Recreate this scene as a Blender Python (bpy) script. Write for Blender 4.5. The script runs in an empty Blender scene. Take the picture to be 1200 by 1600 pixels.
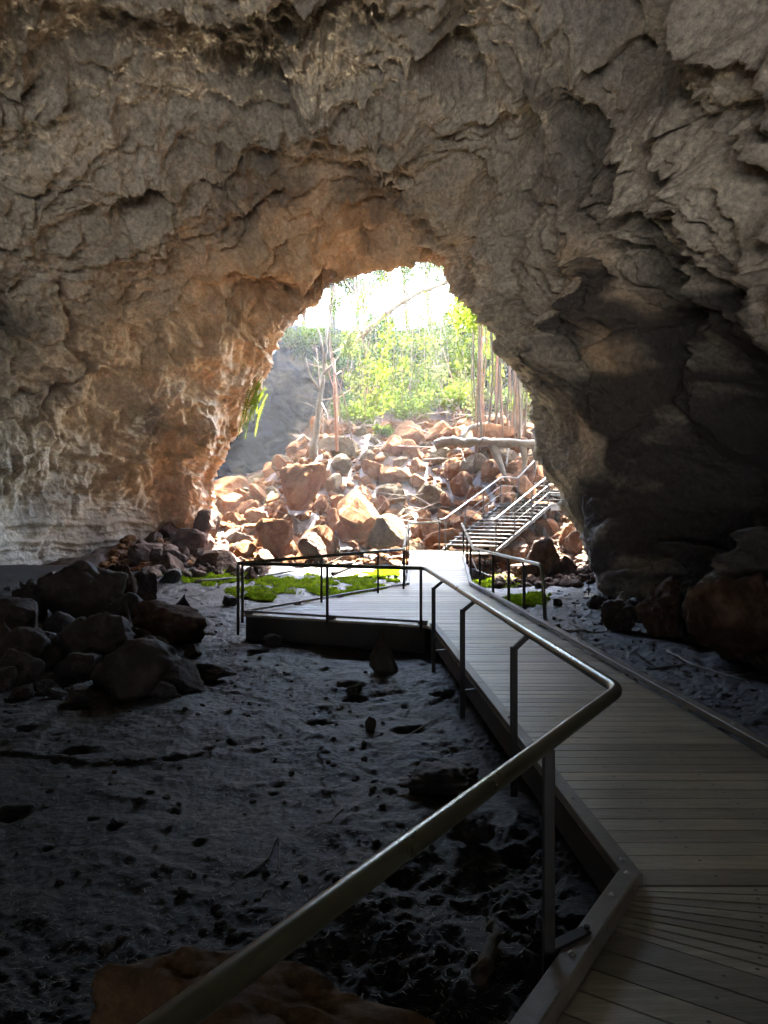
import bpy, bmesh, math, random
import numpy as np
from mathutils import Vector, Matrix

# ------------------------------------------------------------------ camera / light
FPX = 1190.0            # focal length in pixels of a 1600 px tall picture
CAMZ = 1.75
HOR = 796.0
sc = bpy.context.scene
cam_d = bpy.data.cameras.new('camera')
cam = bpy.data.objects.new('camera', cam_d)
sc.collection.objects.link(cam)
cam.location = (0, 0, CAMZ)
cam.rotation_euler = (math.radians(90 - 0.19), 0, 0)
cam_d.sensor_fit = 'VERTICAL'
cam_d.sensor_height = 36
cam_d.lens = FPX / 1600 * 36
cam_d.clip_start = 0.05
cam_d.clip_end = 800
sc.camera = cam

SUN_EL, SUN_AZ = 57.0, 20.0       # azimuth measured from +Y (beyond the mound) towards +X
world = bpy.data.worlds.new('World')
sc.world = world
world.use_nodes = True
nt = world.node_tree
bg = nt.nodes['Background']
sky = nt.nodes.new('ShaderNodeTexSky')
sky.sky_type = 'NISHITA'
sky.sun_disc = False
sky.sun_elevation = math.radians(SUN_EL)
sky.sun_rotation = math.radians(SUN_AZ)
nt.links.new(sky.outputs[0], bg.inputs[0])
bg.inputs[1].default_value = 0.15

sun_d = bpy.data.lights.new('sun', 'SUN')
sun_d.energy = 2.3
sun_d.angle = math.radians(0.5)
sun_d.color = (1.0, 0.95, 0.86)
sun = bpy.data.objects.new('sun', sun_d)
sc.collection.objects.link(sun)
_d = Vector((math.sin(math.radians(SUN_AZ)) * math.cos(math.radians(SUN_EL)),
             math.cos(math.radians(SUN_AZ)) * math.cos(math.radians(SUN_EL)),
             math.sin(math.radians(SUN_EL))))
sun.rotation_euler = _d.to_track_quat('Z', 'Y').to_euler()
sun.location = (0, 30, 40)

sc.view_settings.view_transform = 'Standard'
sc.view_settings.look = 'None'
sc.view_settings.exposure = 6.65
sc.view_settings.gamma = 1
sc.render.film_transparent = False
cy = sc.cycles
cy.max_bounces = 12
cy.diffuse_bounces = 8
cy.glossy_bounces = 3
cy.transmission_bounces = 4
cy.volume_bounces = 0
cy.transparent_max_bounces = 12
cy.sample_clamp_indirect = 6
cy.caustics_reflective = False
cy.caustics_refractive = False
cy.use_denoising = True
cy.use_adaptive_sampling = False
cy.use_guiding = True
cy.light_sampling_threshold = 0.0
cy.denoising_prefilter = 'ACCURATE'
cy.volume_step_rate = 4

# ------------------------------------------------------------------ helpers
COL = sc.collection


def W(px, py, d):
    """world point seen at pixel (px, py) of the 1200x1600 photograph at depth d"""
    return Vector(((px - 600) / FPX * d, d, CAMZ - (py - HOR) / FPX * d))


def G(px, py, z=0.0):
    """world point seen at pixel (px, py) lying at height z"""
    return W(px, py, FPX * (CAMZ - z) / (py - HOR))


def tag(o, label=None, cat=None, group=None, kind=None):
    if label: o['label'] = label
    if cat: o['category'] = cat
    if group: o['group'] = group
    if kind: o['kind'] = kind
    return o


def empty(name, loc, label, cat, group=None):
    o = bpy.data.objects.new(name, None)
    o.empty_display_size = 0.3
    o.location = loc
    COL.objects.link(o)
    return tag(o, label, cat, group)


def mesh_obj(name, verts, faces, mat, parent=None, smooth=False, loc=None):
    """verts in world coordinates; origin moved to the mesh (or kept under its parent)"""
    v = np.asarray(verts, dtype=np.float64).reshape(-1, 3)
    if parent is not None:
        off = np.array(parent_world(parent))
    elif loc is not None:
        off = np.array(loc)
    else:
        off = np.array([v[:, 0].mean(), v[:, 1].mean(), v[:, 2].min()])
    v = v - off
    me = bpy.data.meshes.new(name)
    me.vertices.add(len(v))
    me.vertices.foreach_set('co', v.ravel())
    if isinstance(faces, np.ndarray) and faces.ndim == 2:
        n = faces.shape[1]
        cnt = np.full(len(faces), n, dtype=np.int32)
        fl = faces.astype(np.int32).ravel()
    else:
        cnt = np.array([len(f) for f in faces], dtype=np.int32)
        fl = np.array([i for f in faces for i in f], dtype=np.int32)
    st = np.concatenate(([0], np.cumsum(cnt)[:-1])).astype(np.int32)
    me.loops.add(len(fl))
    me.loops.foreach_set('vertex_index', fl)
    me.polygons.add(len(cnt))
    me.polygons.foreach_set('loop_start', st)
    me.polygons.foreach_set('loop_total', cnt)
    me.update(calc_edges=True)
    me.validate()
    me.polygons.foreach_set('use_smooth', np.full(len(me.polygons), bool(smooth)))
    o = bpy.data.objects.new(name, me)
    COL.objects.link(o)
    if mat: me.materials.append(mat)
    if parent is not None:
        o.parent = parent
    else:
        o.location = off
    return o


def parent_world(p):
    v = Vector((0, 0, 0))
    while p is not None:
        v += p.location
        p = p.parent
    return v


class MB:
    """collects shapes for one mesh object"""
    def __init__(self): self.v = []; self.f = []

    def add(self, v, f):
        b = len(self.v)
        self.v += [tuple(p) for p in v]
        self.f += [tuple(b + i for i in q) for q in f]

    def box(self, c, ax, ay, az):
        """box from a centre and three half-axis vectors, edges chamfered a little"""
        c = Vector(c); ax = Vector(ax); ay = Vector(ay); az = Vector(az)
        b = min(ax.length, ay.length, az.length) * 0.16
        L = []
        for (A, B, C_) in ((ax, ay, az), (ay, az, ax), (az, ax, ay)):
            for s in (-1, 1):
                for (p, q) in ((-1, -1), (1, -1), (1, 1), (-1, 1)):
                    L.append(c + A * s + B * p * (1 - b / B.length) + C_ * q * (1 - b / C_.length))
        bm = bmesh.new()
        for p in L: bm.verts.new(p)
        r = bmesh.ops.convex_hull(bm, input=bm.verts)
        bm.verts.index_update()
        self.add([v.co.copy() for v in bm.verts], [[v.index for v in f.verts] for f in bm.faces])
        bm.free()

    def bar(self, p, q, w, h, up=(0, 0, 1)):
        p = Vector(p); q = Vector(q); d = q - p
        up = Vector(up)
        s = d.cross(up)
        if s.length < 1e-5: s = d.cross(Vector((1, 0, 0)))
        s.normalize(); u = s.cross(d).normalized()
        self.box((p + q) / 2, d / 2, s * w / 2, u * h / 2)

    def tube(self, pts, r, n=10, cap=True):
        pts = [Vector(p) for p in pts]
        if not hasattr(r, '__len__'): r = [r] * len(pts)
        ref = Vector((0, 0, 1))
        t0 = (pts[1] - pts[0]).normalized()
        if abs(t0.dot(ref)) > 0.9: ref = Vector((1, 0, 0))
        u = t0.cross(ref).normalized()
        vs = []; m = len(pts)
        for i, p in enumerate(pts):
            t = (pts[min(i + 1, m - 1)] - pts[max(i - 1, 0)]).normalized()
            u = (u - t * u.dot(t)).normalized()
            w = t.cross(u)
            for k in range(n):
                a = 2 * math.pi * k / n
                vs.append(p + (u * math.cos(a) + w * math.sin(a)) * r[i])
        fs = []
        for i in range(m - 1):
            for k in range(n):
                k2 = (k + 1) % n
                fs.append((i * n + k, i * n + k2, (i + 1) * n + k2, (i + 1) * n + k))
        if cap:
            fs.append(tuple(range(n))[::-1]); fs.append(tuple((m - 1) * n + k for k in range(n)))
        self.add(vs, fs)

    def build(self, name, mat, parent=None, smooth=False, loc=None):
        return mesh_obj(name, self.v, self.f, mat, parent, smooth, loc)


def bend(pts, rad, k=7):
    """round the inner corners of a polyline"""
    pts = [Vector(p) for p in pts]
    out = [pts[0]]
    for i in range(1, len(pts) - 1):
        a, b, c = pts[i - 1], pts[i], pts[i + 1]
        r = min(rad, (a - b).length * .45, (c - b).length * .45)
        p = b + (a - b).normalized() * r; q = b + (c - b).normalized() * r
        for j in range(k + 1):
            t = j / k
            out.append(p * (1 - t) ** 2 + b * 2 * t * (1 - t) + q * t * t)
    out.append(pts[-1])
    return out


# ---- numpy noise
_rs = np.random.RandomState(7)
QC = 1.0
_P = _rs.permutation(4096).astype(np.int32)
_GR = _rs.normal(size=(4096, 3)); _GR /= np.linalg.norm(_GR, axis=1)[:, None]
_RV = _rs.rand(4096, 4).astype(np.float32); _GR = _GR.astype(np.float32)


def _h(i, j, k, s=0):
    return _P[(_P[(_P[(i + s * 17) & 4095] + j) & 4095] + k) & 4095]


def _pn(p, f=1.0, s=0):
    """gradient noise in about -1..1"""
    p = (np.asarray(p) * f + s * 13.7).astype(np.float32)
    i = np.floor(p).astype(np.int32); w = p - i
    u = w * w * w * (w * (w * 6 - 15) + 10)
    r = 0
    for a in (0, 1):
        for b in (0, 1):
            for c in (0, 1):
                g = _GR[_h(i[:, 0] + a, i[:, 1] + b, i[:, 2] + c, s)]
                d = g[:, 0] * (w[:, 0] - a) + g[:, 1] * (w[:, 1] - b) + g[:, 2] * (w[:, 2] - c)
                r = r + d * (u[:, 0] if a else 1 - u[:, 0]) * (u[:, 1] if b else 1 - u[:, 1]) * (u[:, 2] if c else 1 - u[:, 2])
    return r * 1.6


from concurrent.futures import ThreadPoolExecutor
_pool = ThreadPoolExecutor(4)
_CH = 16384


def pn(p, f=1.0, s=0):
    p = np.asarray(p)
    if len(p) < _CH: return _pn(p, f, s)
    return np.concatenate(list(_pool.map(lambda i: _pn(p[i:i + _CH], f, s), range(0, len(p), _CH))))


def worley(p, f, s=0):
    p = np.asarray(p)
    if len(p) < _CH: return _worley(p, f, s)
    r = list(_pool.map(lambda i: _worley(p[i:i + _CH], f, s), range(0, len(p), _CH)))
    return tuple(np.concatenate([q[k] for q in r]) for k in range(3))


def fbm(p, f, o=4, s=0, g=0.5):
    r = 0; a = 1
    for k in range(o):
        r = r + a * pn(p, f * 2 ** k, s + k); a *= g
    return r


def ridged(p, f, o=3, s=0):
    r = 0; a = 1
    for k in range(o):
        r = r + a * (1 - np.abs(pn(p, f * 2 ** k, s + k)) * 2); a *= 0.5
    return r


def _worley(p, f, s=0):
    """F1, F2 and the value of a random tilted plane of the nearest cell"""
    p = (np.asarray(p) * f + s * 5.3).astype(np.float32)
    i = np.floor(p).astype(np.int32)
    f1 = np.full(len(p), 9.0); f2 = np.full(len(p), 9.0); pl = np.zeros(len(p))
    for a in (-1, 0, 1):
        for b in (-1, 0, 1):
            for c in (-1, 0, 1):
                h = _h(i[:, 0] + a, i[:, 1] + b, i[:, 2] + c, s)
                q = p - (i + (a, b, c)) - _RV[h, :3]
                d = np.sqrt((q * q).sum(1))
                m = d < f1
                f2 = np.where(m, f1, np.minimum(f2, d))
                val = (q * _GR[h]).sum(1) + (_RV[h, 3] - .5)
                pl = np.where(m, val, pl)
                f1 = np.where(m, d, f1)
    t = np.clip((f2 - f1) / .3, 0, 1)
    return f1, f2, pl * t * t * (3 - 2 * t)


def sstep(a, b, x):
    t = np.clip((x - a) / (b - a), 0, 1)
    return t * t * (3 - 2 * t)


# ------------------------------------------------------------------ materials
def mat_new(name):
    m = bpy.data.materials.new(name); m.use_nodes = True
    n = m.node_tree.nodes; l = m.node_tree.links
    return m, n, l, n['Principled BSDF']


def noise_node(n, l, scale, detail=6, rough=.6, co=None, dist=0):
    t = n.new('ShaderNodeTexNoise')
    t.inputs['Scale'].default_value = scale
    t.inputs['Detail'].default_value = detail
    t.inputs['Roughness'].default_value = rough
    t.inputs['Distortion'].default_value = dist
    if co is not None: l.new(co, t.inputs['Vector'])
    return t


def ramp(n, l, fac, stops):
    r = n.new('ShaderNodeValToRGB')
    e = r.color_ramp.elements
    while len(e) < len(stops): e.new(.5)
    for i, (p, c) in enumerate(stops):
        e[i].position = p; e[i].color = (*c, 1) if len(c) == 3 else c
    l.new(fac, r.inputs[0])
    return r


def mixc(n, l, fac, a, b, mode='MIX'):
    m = n.new('ShaderNodeMix'); m.data_type = 'RGBA'; m.blend_type = mode
    for sock, v in ((m.inputs[0], fac), (m.inputs[6], a), (m.inputs[7], b)):
        if hasattr(v, 'links') or isinstance(v, bpy.types.NodeSocket): l.new(v, sock)
        elif isinstance(v, (int, float)): sock.default_value = v
        else: sock.default_value = (*v, 1)
    return m.outputs[2]


def rock_mat(name, stops, scale=1.2, bump=.6, rough=.85, fine=14, attr=None, attr_col=None, coord='Object', dark=None, spec=.3, bd=.05, speck=.6):
    m, n, l, b = mat_new(name)
    tc = n.new('ShaderNodeTexCoord'); co = tc.outputs[coord]
    oi = n.new('ShaderNodeObjectInfo')
    a = noise_node(n, l, scale, 8, .65, co, .6)
    c = ramp(n, l, a.outputs[0], stops).outputs[0]
    f = noise_node(n, l, fine, 8, .7, co)
    c = mixc(n, l, speck, c, ramp(n, l, f.outputs[0], [(.3, (.45, .45, .45)), (.7, (1.45, 1.45, 1.45))]).outputs[0], 'MULTIPLY')
    if attr:
        at = n.new('ShaderNodeAttribute'); at.attribute_name = attr
        sep = n.new('ShaderNodeSeparateColor'); l.new(at.outputs['Color'], sep.inputs[0])
        on = noise_node(n, l, 1.6, 6, .65, co, .5)
        oc = ramp(n, l, on.outputs[0], attr_col).outputs[0]
        oc = mixc(n, l, .5, oc, ramp(n, l, f.outputs[0], [(.3, (.5, .5, .5)), (.7, (1.4, 1.4, 1.4))]).outputs[0], 'MULTIPLY')
        c = mixc(n, l, sep.outputs[0], c, oc)
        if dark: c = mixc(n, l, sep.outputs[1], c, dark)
    l.new(c, b.inputs['Base Color'])
    b.inputs['Roughness'].default_value = rough
    b.inputs['Specular IOR Level'].default_value = spec
    bn = noise_node(n, l, fine * .55, 9, .72, co, .3)
    vo = n.new('ShaderNodeTexVoronoi'); vo.feature = 'F1'; vo.inputs['Scale'].default_value = fine * .5
    l.new(co, vo.inputs['Vector'])
    ad = n.new('ShaderNodeMath'); ad.operation = 'MULTIPLY_ADD'
    l.new(vo.outputs[0], ad.inputs[0]); ad.inputs[1].default_value = .35; l.new(bn.outputs[0], ad.inputs[2])
    bp = n.new('ShaderNodeBump'); bp.inputs['Strength'].default_value = bump; bp.inputs['Distance'].default_value = bd
    l.new(ad.outputs[0], bp.inputs['Height'])
    l.new(bp.outputs[0], b.inputs['Normal'])
    return m


M = {}
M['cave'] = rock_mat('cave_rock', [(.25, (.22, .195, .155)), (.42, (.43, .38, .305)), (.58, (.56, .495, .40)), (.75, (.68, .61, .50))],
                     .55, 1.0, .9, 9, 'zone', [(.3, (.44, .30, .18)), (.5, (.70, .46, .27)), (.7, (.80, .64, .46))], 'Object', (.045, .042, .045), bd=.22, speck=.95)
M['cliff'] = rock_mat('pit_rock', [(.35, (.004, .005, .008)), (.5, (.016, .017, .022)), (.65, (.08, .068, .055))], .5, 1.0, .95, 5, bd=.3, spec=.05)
M['ground'] = rock_mat('mud', [(.3, (.004, .004, .0045)), (.5, (.008, .008, .008)), (.7, (.019, .0185, .017))], .8, .9, .5, 26,
                       'zone', [(.3, (.03, .016, .009)), (.5, (.055, .028, .015)), (.7, (.09, .055, .034))], 'Object', (.55, .50, .42), .22, bd=.04)

# ------------------------------------------------------------------ the ground
def toe_y(x):
    return 25.3 - 2.6 * sstep(1.5, 5, x) - 2.0 * sstep(-5, -9, x)


def ground_h(x, y):
    """broad shape of the cave floor and of the rubble mound (no detail)"""
    base = -0.42 + .40 * sstep(17, 26, y)
    t = toe_y(x)
    cr = 5.3 * (1 - .55 * sstep(-2.5, -6.5, x)) * (1 - .12 * sstep(2, 7, x)) - .6 * sstep(-6, -10, x)
    return base + cr * sstep(0, 1, (y - t) / 10.5) ** 1.0 + 2.2 * sstep(36, 44, y) + .2 * sstep(-9, -13, x) + .35 * sstep(5.0, 6.5, x)


def build_ground():
    nu, nv = 880, 900
    u = np.linspace(-1, 1, nu)
    yv = np.concatenate([np.linspace(-60, 1.2, 60)[:-1], 1.2 * (62 / 1.2) ** np.linspace(0, 1, nv - 59)])
    U, Y = np.meshgrid(u, yv)
    a = .62 * np.clip(Y, 0, None) + 1.4
    X = a * U + (22 - a * .62) * np.abs(U) ** 4 * np.sign(U)
    x = X.ravel(); y = Y.ravel()
    p = np.stack([x, y, np.zeros_like(x)], 1)
    h = ground_h(x, y)
    flat = 1 - sstep(19, 24, y)
    mound = sstep(0, 2.5, y - toe_y(x))
    wp = p + np.stack([fbm(p, .8, 2, 3), fbm(p, .8, 2, 9), 0 * x], 1) * .35
    h += .07 * fbm(wp, .5, 4, 1) * flat
    f1, f2, pl = worley(wp, 1.6, 4)
    h += flat * (.012 * pl * (f1 < .7) + .016 * fbm(wp, 3, 3, 6))
    # footprints and hollows pressed in the mud
    f1, f2, pl = worley(p * (1, 1.1, 1) + .15 * np.stack([pn(p, 1.7, 2), pn(p, 1.7, 5), 0 * x], 1), 1.35, 11)
    hollow = np.clip(1 - f1 / .24, 0, 1) ** .8
    sel = pn(p, .45, 21) > -.1
    h -= flat * .13 * hollow * sel
    f1, f2, pl = worley(p, 3.1, 12)
    h -= flat * .045 * np.clip(1 - f1 / .2, 0, 1) ** .7 * (pn(p, .6, 31) > .0)
    h += flat * .016 * ridged(wp, 2.2, 3, 14) * (pn(p, .35, 8) > -.3)
    h += flat * (.5 + .8 * sstep(-.4, .4, pn(p, .5, 46))) * (.010 * fbm(p, 9, 3, 40) + .009 * fbm(p, 26, 2, 44) + .016 * worley(wp, 4.5, 47)[2])
    # lumpy near ground beside the walkway and low rocky step near the camera
    near = sstep(6.2, 3.5, y) * sstep(-.9, .2, x)
    h += near * (.11 * np.maximum(fbm(p, 1.7, 4, 52), -.4) + .05 * ridged(p, 3.2, 3, 55))
    h += mound * (.45 * fbm(p, .5, 4, 60) + .18 * worley(p, 1.1, 61)[2])
    # keep it under the boardwalk
    h = np.where((x > .3 - .25 * (y > 11)) & (x < 2.9) & (y < 22) & (y > 0), np.minimum(h, -.30), h)
    vert = np.stack([x, y, h], 1)
    I = np.arange(nv * nu).reshape(nv, nu)
    fc = np.stack([I[:-1, :-1], I[:-1, 1:], I[1:, 1:], I[1:, :-1]], -1).reshape(-1, 4)
    o = mesh_obj('ground', vert, fc, M['ground'], None, True, (0, 0, 0))
    at = o.data.color_attributes.new('zone', 'FLOAT_COLOR', 'POINT')
    c = np.zeros((len(x), 4)); c[:, 3] = 1
    c[:, 0] = np.clip(sstep(-.3, 1.5, y - toe_y(x) + pn(p, .9, 3)) + 0 * y, 0, 1)
    c[:, 1] = sstep(-12, -14, y)  # added pale ground behind the camera, bounces fill light to the roof
    at.data.foreach_set('color', c.ravel())
    tag(o, None, None, None, 'structure')
    return vert.reshape(nv, nu, 3)


GV = build_ground()
_gx = GV[:, :, 0]; _gy = GV[:, 0, 1]


def gz(x, y):
    """height of the finished ground mesh"""
    j = int(np.clip(np.searchsorted(_gy, y), 1, len(_gy) - 1))
    if y - _gy[j - 1] < _gy[j] - y: j -= 1
    return float(np.interp(x, _gx[j], GV[j, :, 2]))


# ------------------------------------------------------------------ the cave
RIM = [  # photograph px, py, depth
    (1010, 1180, 17.0), (965, 1010, 17.5), (945, 940, 18), (905, 824, 19.5), (879, 793, 20), (874, 762, 20.3), (853, 742, 20.5), (837, 711, 21), (835, 664, 21.5),
    (832, 618, 22), (812, 587, 22.5), (799, 556, 23), (791, 535, 23.3), (775, 504, 23.8), (760, 488, 24.2), (734, 473, 25),
    (711, 447, 25.6), (708, 424, 25.8), (693, 407, 26), (651, 406, 26.4), (620, 416, 26.6), (600, 419, 26.8), (548, 429, 27.2),
    (507, 445, 27.6), (499, 463, 27.8), (470, 488, 28), (445, 514, 28.3), (427, 545, 28.6), (416, 587, 28.9), (390, 628, 29),
    (383, 659, 29), (367, 680, 29), (346, 711, 29), (332, 747, 29), (331, 773, 29), (323, 819, 29), (290, 880, 28.5), (240, 960, 28), (180, 1060, 27.5)]
STN = {  # tunnel outline (x, z) at other depths, from the right foot over the roof to the left foot
    14: [(5.3, -3.5), (5.6, -1), (6.0, 1.2), (6.9, 3.5), (7.6, 6), (6.8, 8.8), (4.6, 11), (1, 12.2), (-4, 12), (-8.5, 10.2), (-12, 7), (-13.5, 3), (-13.3, 0), (-13, -3.5)],
    7: [(5.6, -3.5), (5.9, -1), (6.6, 1.5), (7.6, 4), (8, 6.5), (7, 9.2), (4.4, 11.4), (0, 12.5), (-5, 12.2), (-9.5, 10.4), (-13, 7), (-14, 3), (-13.8, 0), (-13.6, -3.5)],
    -2: [(6, -3.5), (6.4, -1), (7, 1.5), (7.6, 4), (7.6, 6.5), (6.5, 9), (4, 11), (0, 12), (-5, 11.8), (-9.5, 10), (-12.5, 7), (-13.4, 3), (-13.4, 0), (-13, -3.5)],
    -12: [(6.6, -3.5), (7, -1), (7.2, 1.5), (7.2, 4), (6.8, 6.5), (5.5, 8.5), (3, 10), (0, 10.8), (-4.5, 10.6), (-8.5, 9), (-11, 6.5), (-12, 3), (-12, 0), (-12, -3.5)],
}
PHI0, PHI1 = math.radians(-40), math.radians(218)


def rim_curve(phi):
    a = np.array([math.atan2(800 - p[1], p[0] - 640) for p in RIM]); a = np.where(a < -1.6, a + 2 * math.pi, a)
    w = np.array([tuple(W(*p)) for p in RIM])
    return np.stack([np.interp(phi, a, w[:, k]) for k in range(3)], 1)


def stn_curve(phi, Y, cx):
    pts = np.array(STN[Y], float)
    a = np.arctan2(pts[:, 1] - 1.7, pts[:, 0] - cx); a = np.where(a < -1.6, a + 2 * math.pi, a)
    ph = np.linspace(PHI0, PHI1, 721)
    r = np.interp(ph, a, np.hypot(pts[:, 1] - 1.7, pts[:, 0] - cx))
    k = np.hanning(41); k /= k.sum()
    r = np.convolve(np.pad(r, 20, 'edge'), k, 'valid')
    r = np.interp(phi, ph, r)
    return np.stack([cx + r * np.cos(phi), np.full_like(phi, Y), 1.7 + r * np.sin(phi)], 1)


def build_shell():
    """coarse unseen shell added round the tube, so that no sun gets through thin spots of the lining"""
    phi = np.linspace(PHI0, PHI1, 90); R0 = rim_curve(phi); rows = []
    c14 = stn_curve(phi, 14, -2.0)
    for s in (.55, .7, .85, 1.0):
        er = 1 - (1 - s) ** 2.3; q = R0 * (1 - er) + c14 * er; q[:, 1] = R0[:, 1] * (1 - s) + 14 * s; rows.append(q)
    for Y in (7, -2, -12): rows.append(stn_curve(phi, Y, -2.0))
    rows = [q + np.stack([np.cos(phi), 0 * phi, np.sin(phi)], 1) * 9.0 for i, q in enumerate(rows)]
    V = np.array(rows); nv, n = V.shape[:2]; I = np.arange(nv * n).reshape(nv, n)
    fc = np.stack([I[:-1, :-1], I[:-1, 1:], I[1:, 1:], I[1:, :-1]], -1).reshape(-1, 4)
    tag(mesh_obj('sun_block_shell', V.reshape(-1, 3), fc, M['cave'], None, False, (0, 0, 0)), None, None, None, 'structure')


def build_cave():
    nphi = 1150
    # denser columns over the visible side and roof
    t = np.linspace(0, 1, nphi)
    phi = PHI0 + (PHI1 - PHI0) * t
    R0 = rim_curve(phi)
    C = {Y: stn_curve(phi, Y, -2.0) for Y in STN}
    rows = []; sv = []
    ctr = np.array(tuple(W(640, 800, 25)))
    # (the tube's rear end is an added opening that lets in fill light)
    # outside of the lip: the cliff face that turns up and out of the tube
    rad = R0 - ctr; rad[:, 1] = 0; rl = np.linalg.norm(rad, axis=1)[:, None]; rad = rad / rl
    for s, (dr, dy) in [(-6, (22, 5.0)), (-5, (12, 4.5)), (-4, (6, 4.2)), (-3, (3.0, 3.8)), (-2.2, (1.6, 3.0)), (-1.6, (.9, 2.2)), (-1.1, (.45, 1.4)), (-.8, (.25, .9)), (-.55, (.1, .5)), (-.35, (.03, .28)), (-.15, (0, .1))]:
        lim = dr
        rows.append(R0 + rad * lim + np.array([0, dy, 0])); sv.append(s)
    n1 = 430
    for s in np.linspace(0, 1, n1):
        e = s ** 1.15
        er = 1 - (1 - e) ** 2.3
        ey = e ** 1.12
        q = R0 * (1 - er) + C[14] * er
        q[:, 1] = R0[:, 1] * (1 - ey) + 14 * ey
        rows.append(q); sv.append(s)
    prev = 14
    for Y, k in ((7, 90), (-2, 34), (-12, 22)):
        for s in np.linspace(0, 1, k + 1)[1:]:
            rows.append(C[prev] * (1 - s) + C[Y] * s); sv.append(1 + (14 - (prev * (1 - s) + Y * s)) / 14)
        prev = Y
    for e in (.15, .3, .45, .6, .8, 1.0):                   # added unseen rear exit: the lowered roof keeps fill light on the ceiling
        q = C[-12].copy()
        q[:, 2] = np.where(q[:, 2] > 3.6, q[:, 2] * (1 - e) + 3.6 * e, q[:, 2]); q[:, 1] = -12 - 3.5 * math.sqrt(e)
        rows.append(q); sv.append(3 + e)
    V = np.array(rows)
    nv = len(V); sv = np.array(sv)
    # normals of the smooth shell
    du = np.gradient(V, axis=1); dv = np.gradient(V, axis=0)
    N = np.cross(du, dv); N /= np.linalg.norm(N, axis=2)[:, :, None] + 1e-9
    mid = np.array([-2, 0, 3.0]) - V; mid[:, :, 1] = 0
    sg = np.sign((N * mid).sum(2)); sg[sv < -.3] = 1
    N = N * np.where(sg == 0, 1, sg)[:, :, None]            # towards the inside of the tube
    for _ in range(2):
        N[1:-1] = (N[:-2] + N[1:-1] * 2 + N[2:]) / 4; N[:, 1:-1] = (N[:, :-2] + N[:, 1:-1] * 2 + N[:, 2:]) / 4
    N /= np.linalg.norm(N, axis=2)[:, :, None] + 1e-9
    P = V.reshape(-1, 3); Nn = N.reshape(-1, 3)
    S = np.repeat(sv, nphi); PH = np.tile(phi, nv)
    px = 600 + FPX * P[:, 0] / np.maximum(P[:, 1], .5); py = HOR - FPX * (P[:, 2] - CAMZ) / np.maximum(P[:, 1], .5)
    vis = P[:, 1] > 3
    px = np.where(vis, px, -999); py = np.where(vis, py, -999)
    rimf = sstep(0, .10, S)                                  # the drawn lip keeps its outline
    wp = P + .8 * np.stack([fbm(P, .35, 3, 1), fbm(P, .35, 3, 5), fbm(P, .35, 3, 9)], 1)
    d = np.zeros(len(P))
    d += rimf * 1.1 * fbm(P, .16, 3, 20)
    rough = sstep(-.5, .4, fbm(P, .22, 2, 150)) * .75 + .25
    fold = ridged(wp * (1, .8, 1), .24, 2, 151)
    d += rimf * .42 * (fold - .7)
    # blocks
    f1, f2, pl = worley(wp, .38, 2)
    d += rimf * .55 * pl
    d -= rimf * .35 * np.exp(-((f2 - f1) / .05) ** 2) * (pn(P, .2, 71) > .05)
    f1, f2, pl = worley(wp * (1, 1, 1.15), .95, 3)
    d += (.25 + .75 * rimf) * .30 * pl
    # scallops: hollows with sharp rims
    f1, f2, pl = worley(wp + .2 * np.stack([pn(P, 1.3, 4), pn(P, 1.3, 8), pn(P, 1.3, 12)], 1), 1.5, 6)
    scal = sstep(-.35, .25, pn(P, .18, 33))
    d += (.35 + .65 * rimf) * scal * .46 * (f1 ** 1.6 - .35)
    f1, f2, pl = worley(wp, 3.3, 7)
    d += .26 * (.4 + .6 * rough) * (f1 ** 1.4 - .4)
    # ribs that follow the arch around the mouth
    L = np.stack([PH * 3.2, S * 26 + 1.2 * pn(P, .3, 44), 0 * S], 1)
    ribz = sstep(.75, .25, S) * sstep(-.05, .05, S)
    d += ribz * .22 * ridged(L, .55, 3, 15) * (.5 + .5 * rimf)
    L2 = np.stack([PH * 9, S * 44 + 2 * pn(P, .5, 45), 0 * S], 1)
    d += ribz * .05 * ridged(L2, .8, 3, 18)
    d += .10 * (ridged(wp, .9, 3, 50) - .6) * (.4 + .6 * rimf)
    d += .13 * fbm(P, 2.6, 4, 24) + .14 * (.3 + .7 * rough) * worley(wp, 5.5, 28)[2] + .042 * (.4 + .6 * rough) * fbm(P, 9, 3, 29)
    d = np.where(S < -.3, d * .6, d)

    def blob(x, y, rx, ry, rot=0):
        c, s = math.cos(math.radians(rot)), math.sin(math.radians(rot))
        X = (px - x) * c + (py - y) * s; Y = -(px - x) * s + (py - y) * c
        jit = .25 * pn(P, .5, 77) + .15 * pn(P, 1.4, 78)
        return np.clip(1.25 - np.sqrt((X / rx) ** 2 + (Y / ry) ** 2) + jit, 0, 1)
    k = vis * sstep(.04, .22, S)
    # long folds running out from the mouth over the right side of the roof
    rf_ = np.stack([PH * 2.6 + .5 * pn(P, .16, 160), S * 1.1 + .3 * pn(P, .2, 161), 0 * S], 1)
    d += k * sstep(math.radians(125), math.radians(95), PH) * sstep(math.radians(15), math.radians(35), PH) * (.75 * (ridged(rf_, .9, 2, 162) - .6))
    # buttresses and flutes on the right wall
    rw = k * sstep(math.radians(75), math.radians(35), PH) * sstep(.06, .30, S)
    fl = np.stack([P[:, 0] * .3, P[:, 1] * 1.0, P[:, 2] * .28], 1) + .25 * np.stack([pn(P, .5, 61), pn(P, .5, 62), pn(P, .5, 63)], 1)
    d += rw * (1.1 * worley(fl, .5, 65)[2] + .6 * (ridged(fl, .6, 3, 66) - .6) + .45 * worley(fl, 1.5, 67)[2])
    # recess on the right wall, its bosses, the pillar in front of it
    d -= k * 3.2 * sstep(0, .7, blob(1090, 690, 135, 230))
    d += k * 2.0 * sstep(0, .8, blob(1055, 600, 35, 75))
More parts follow.
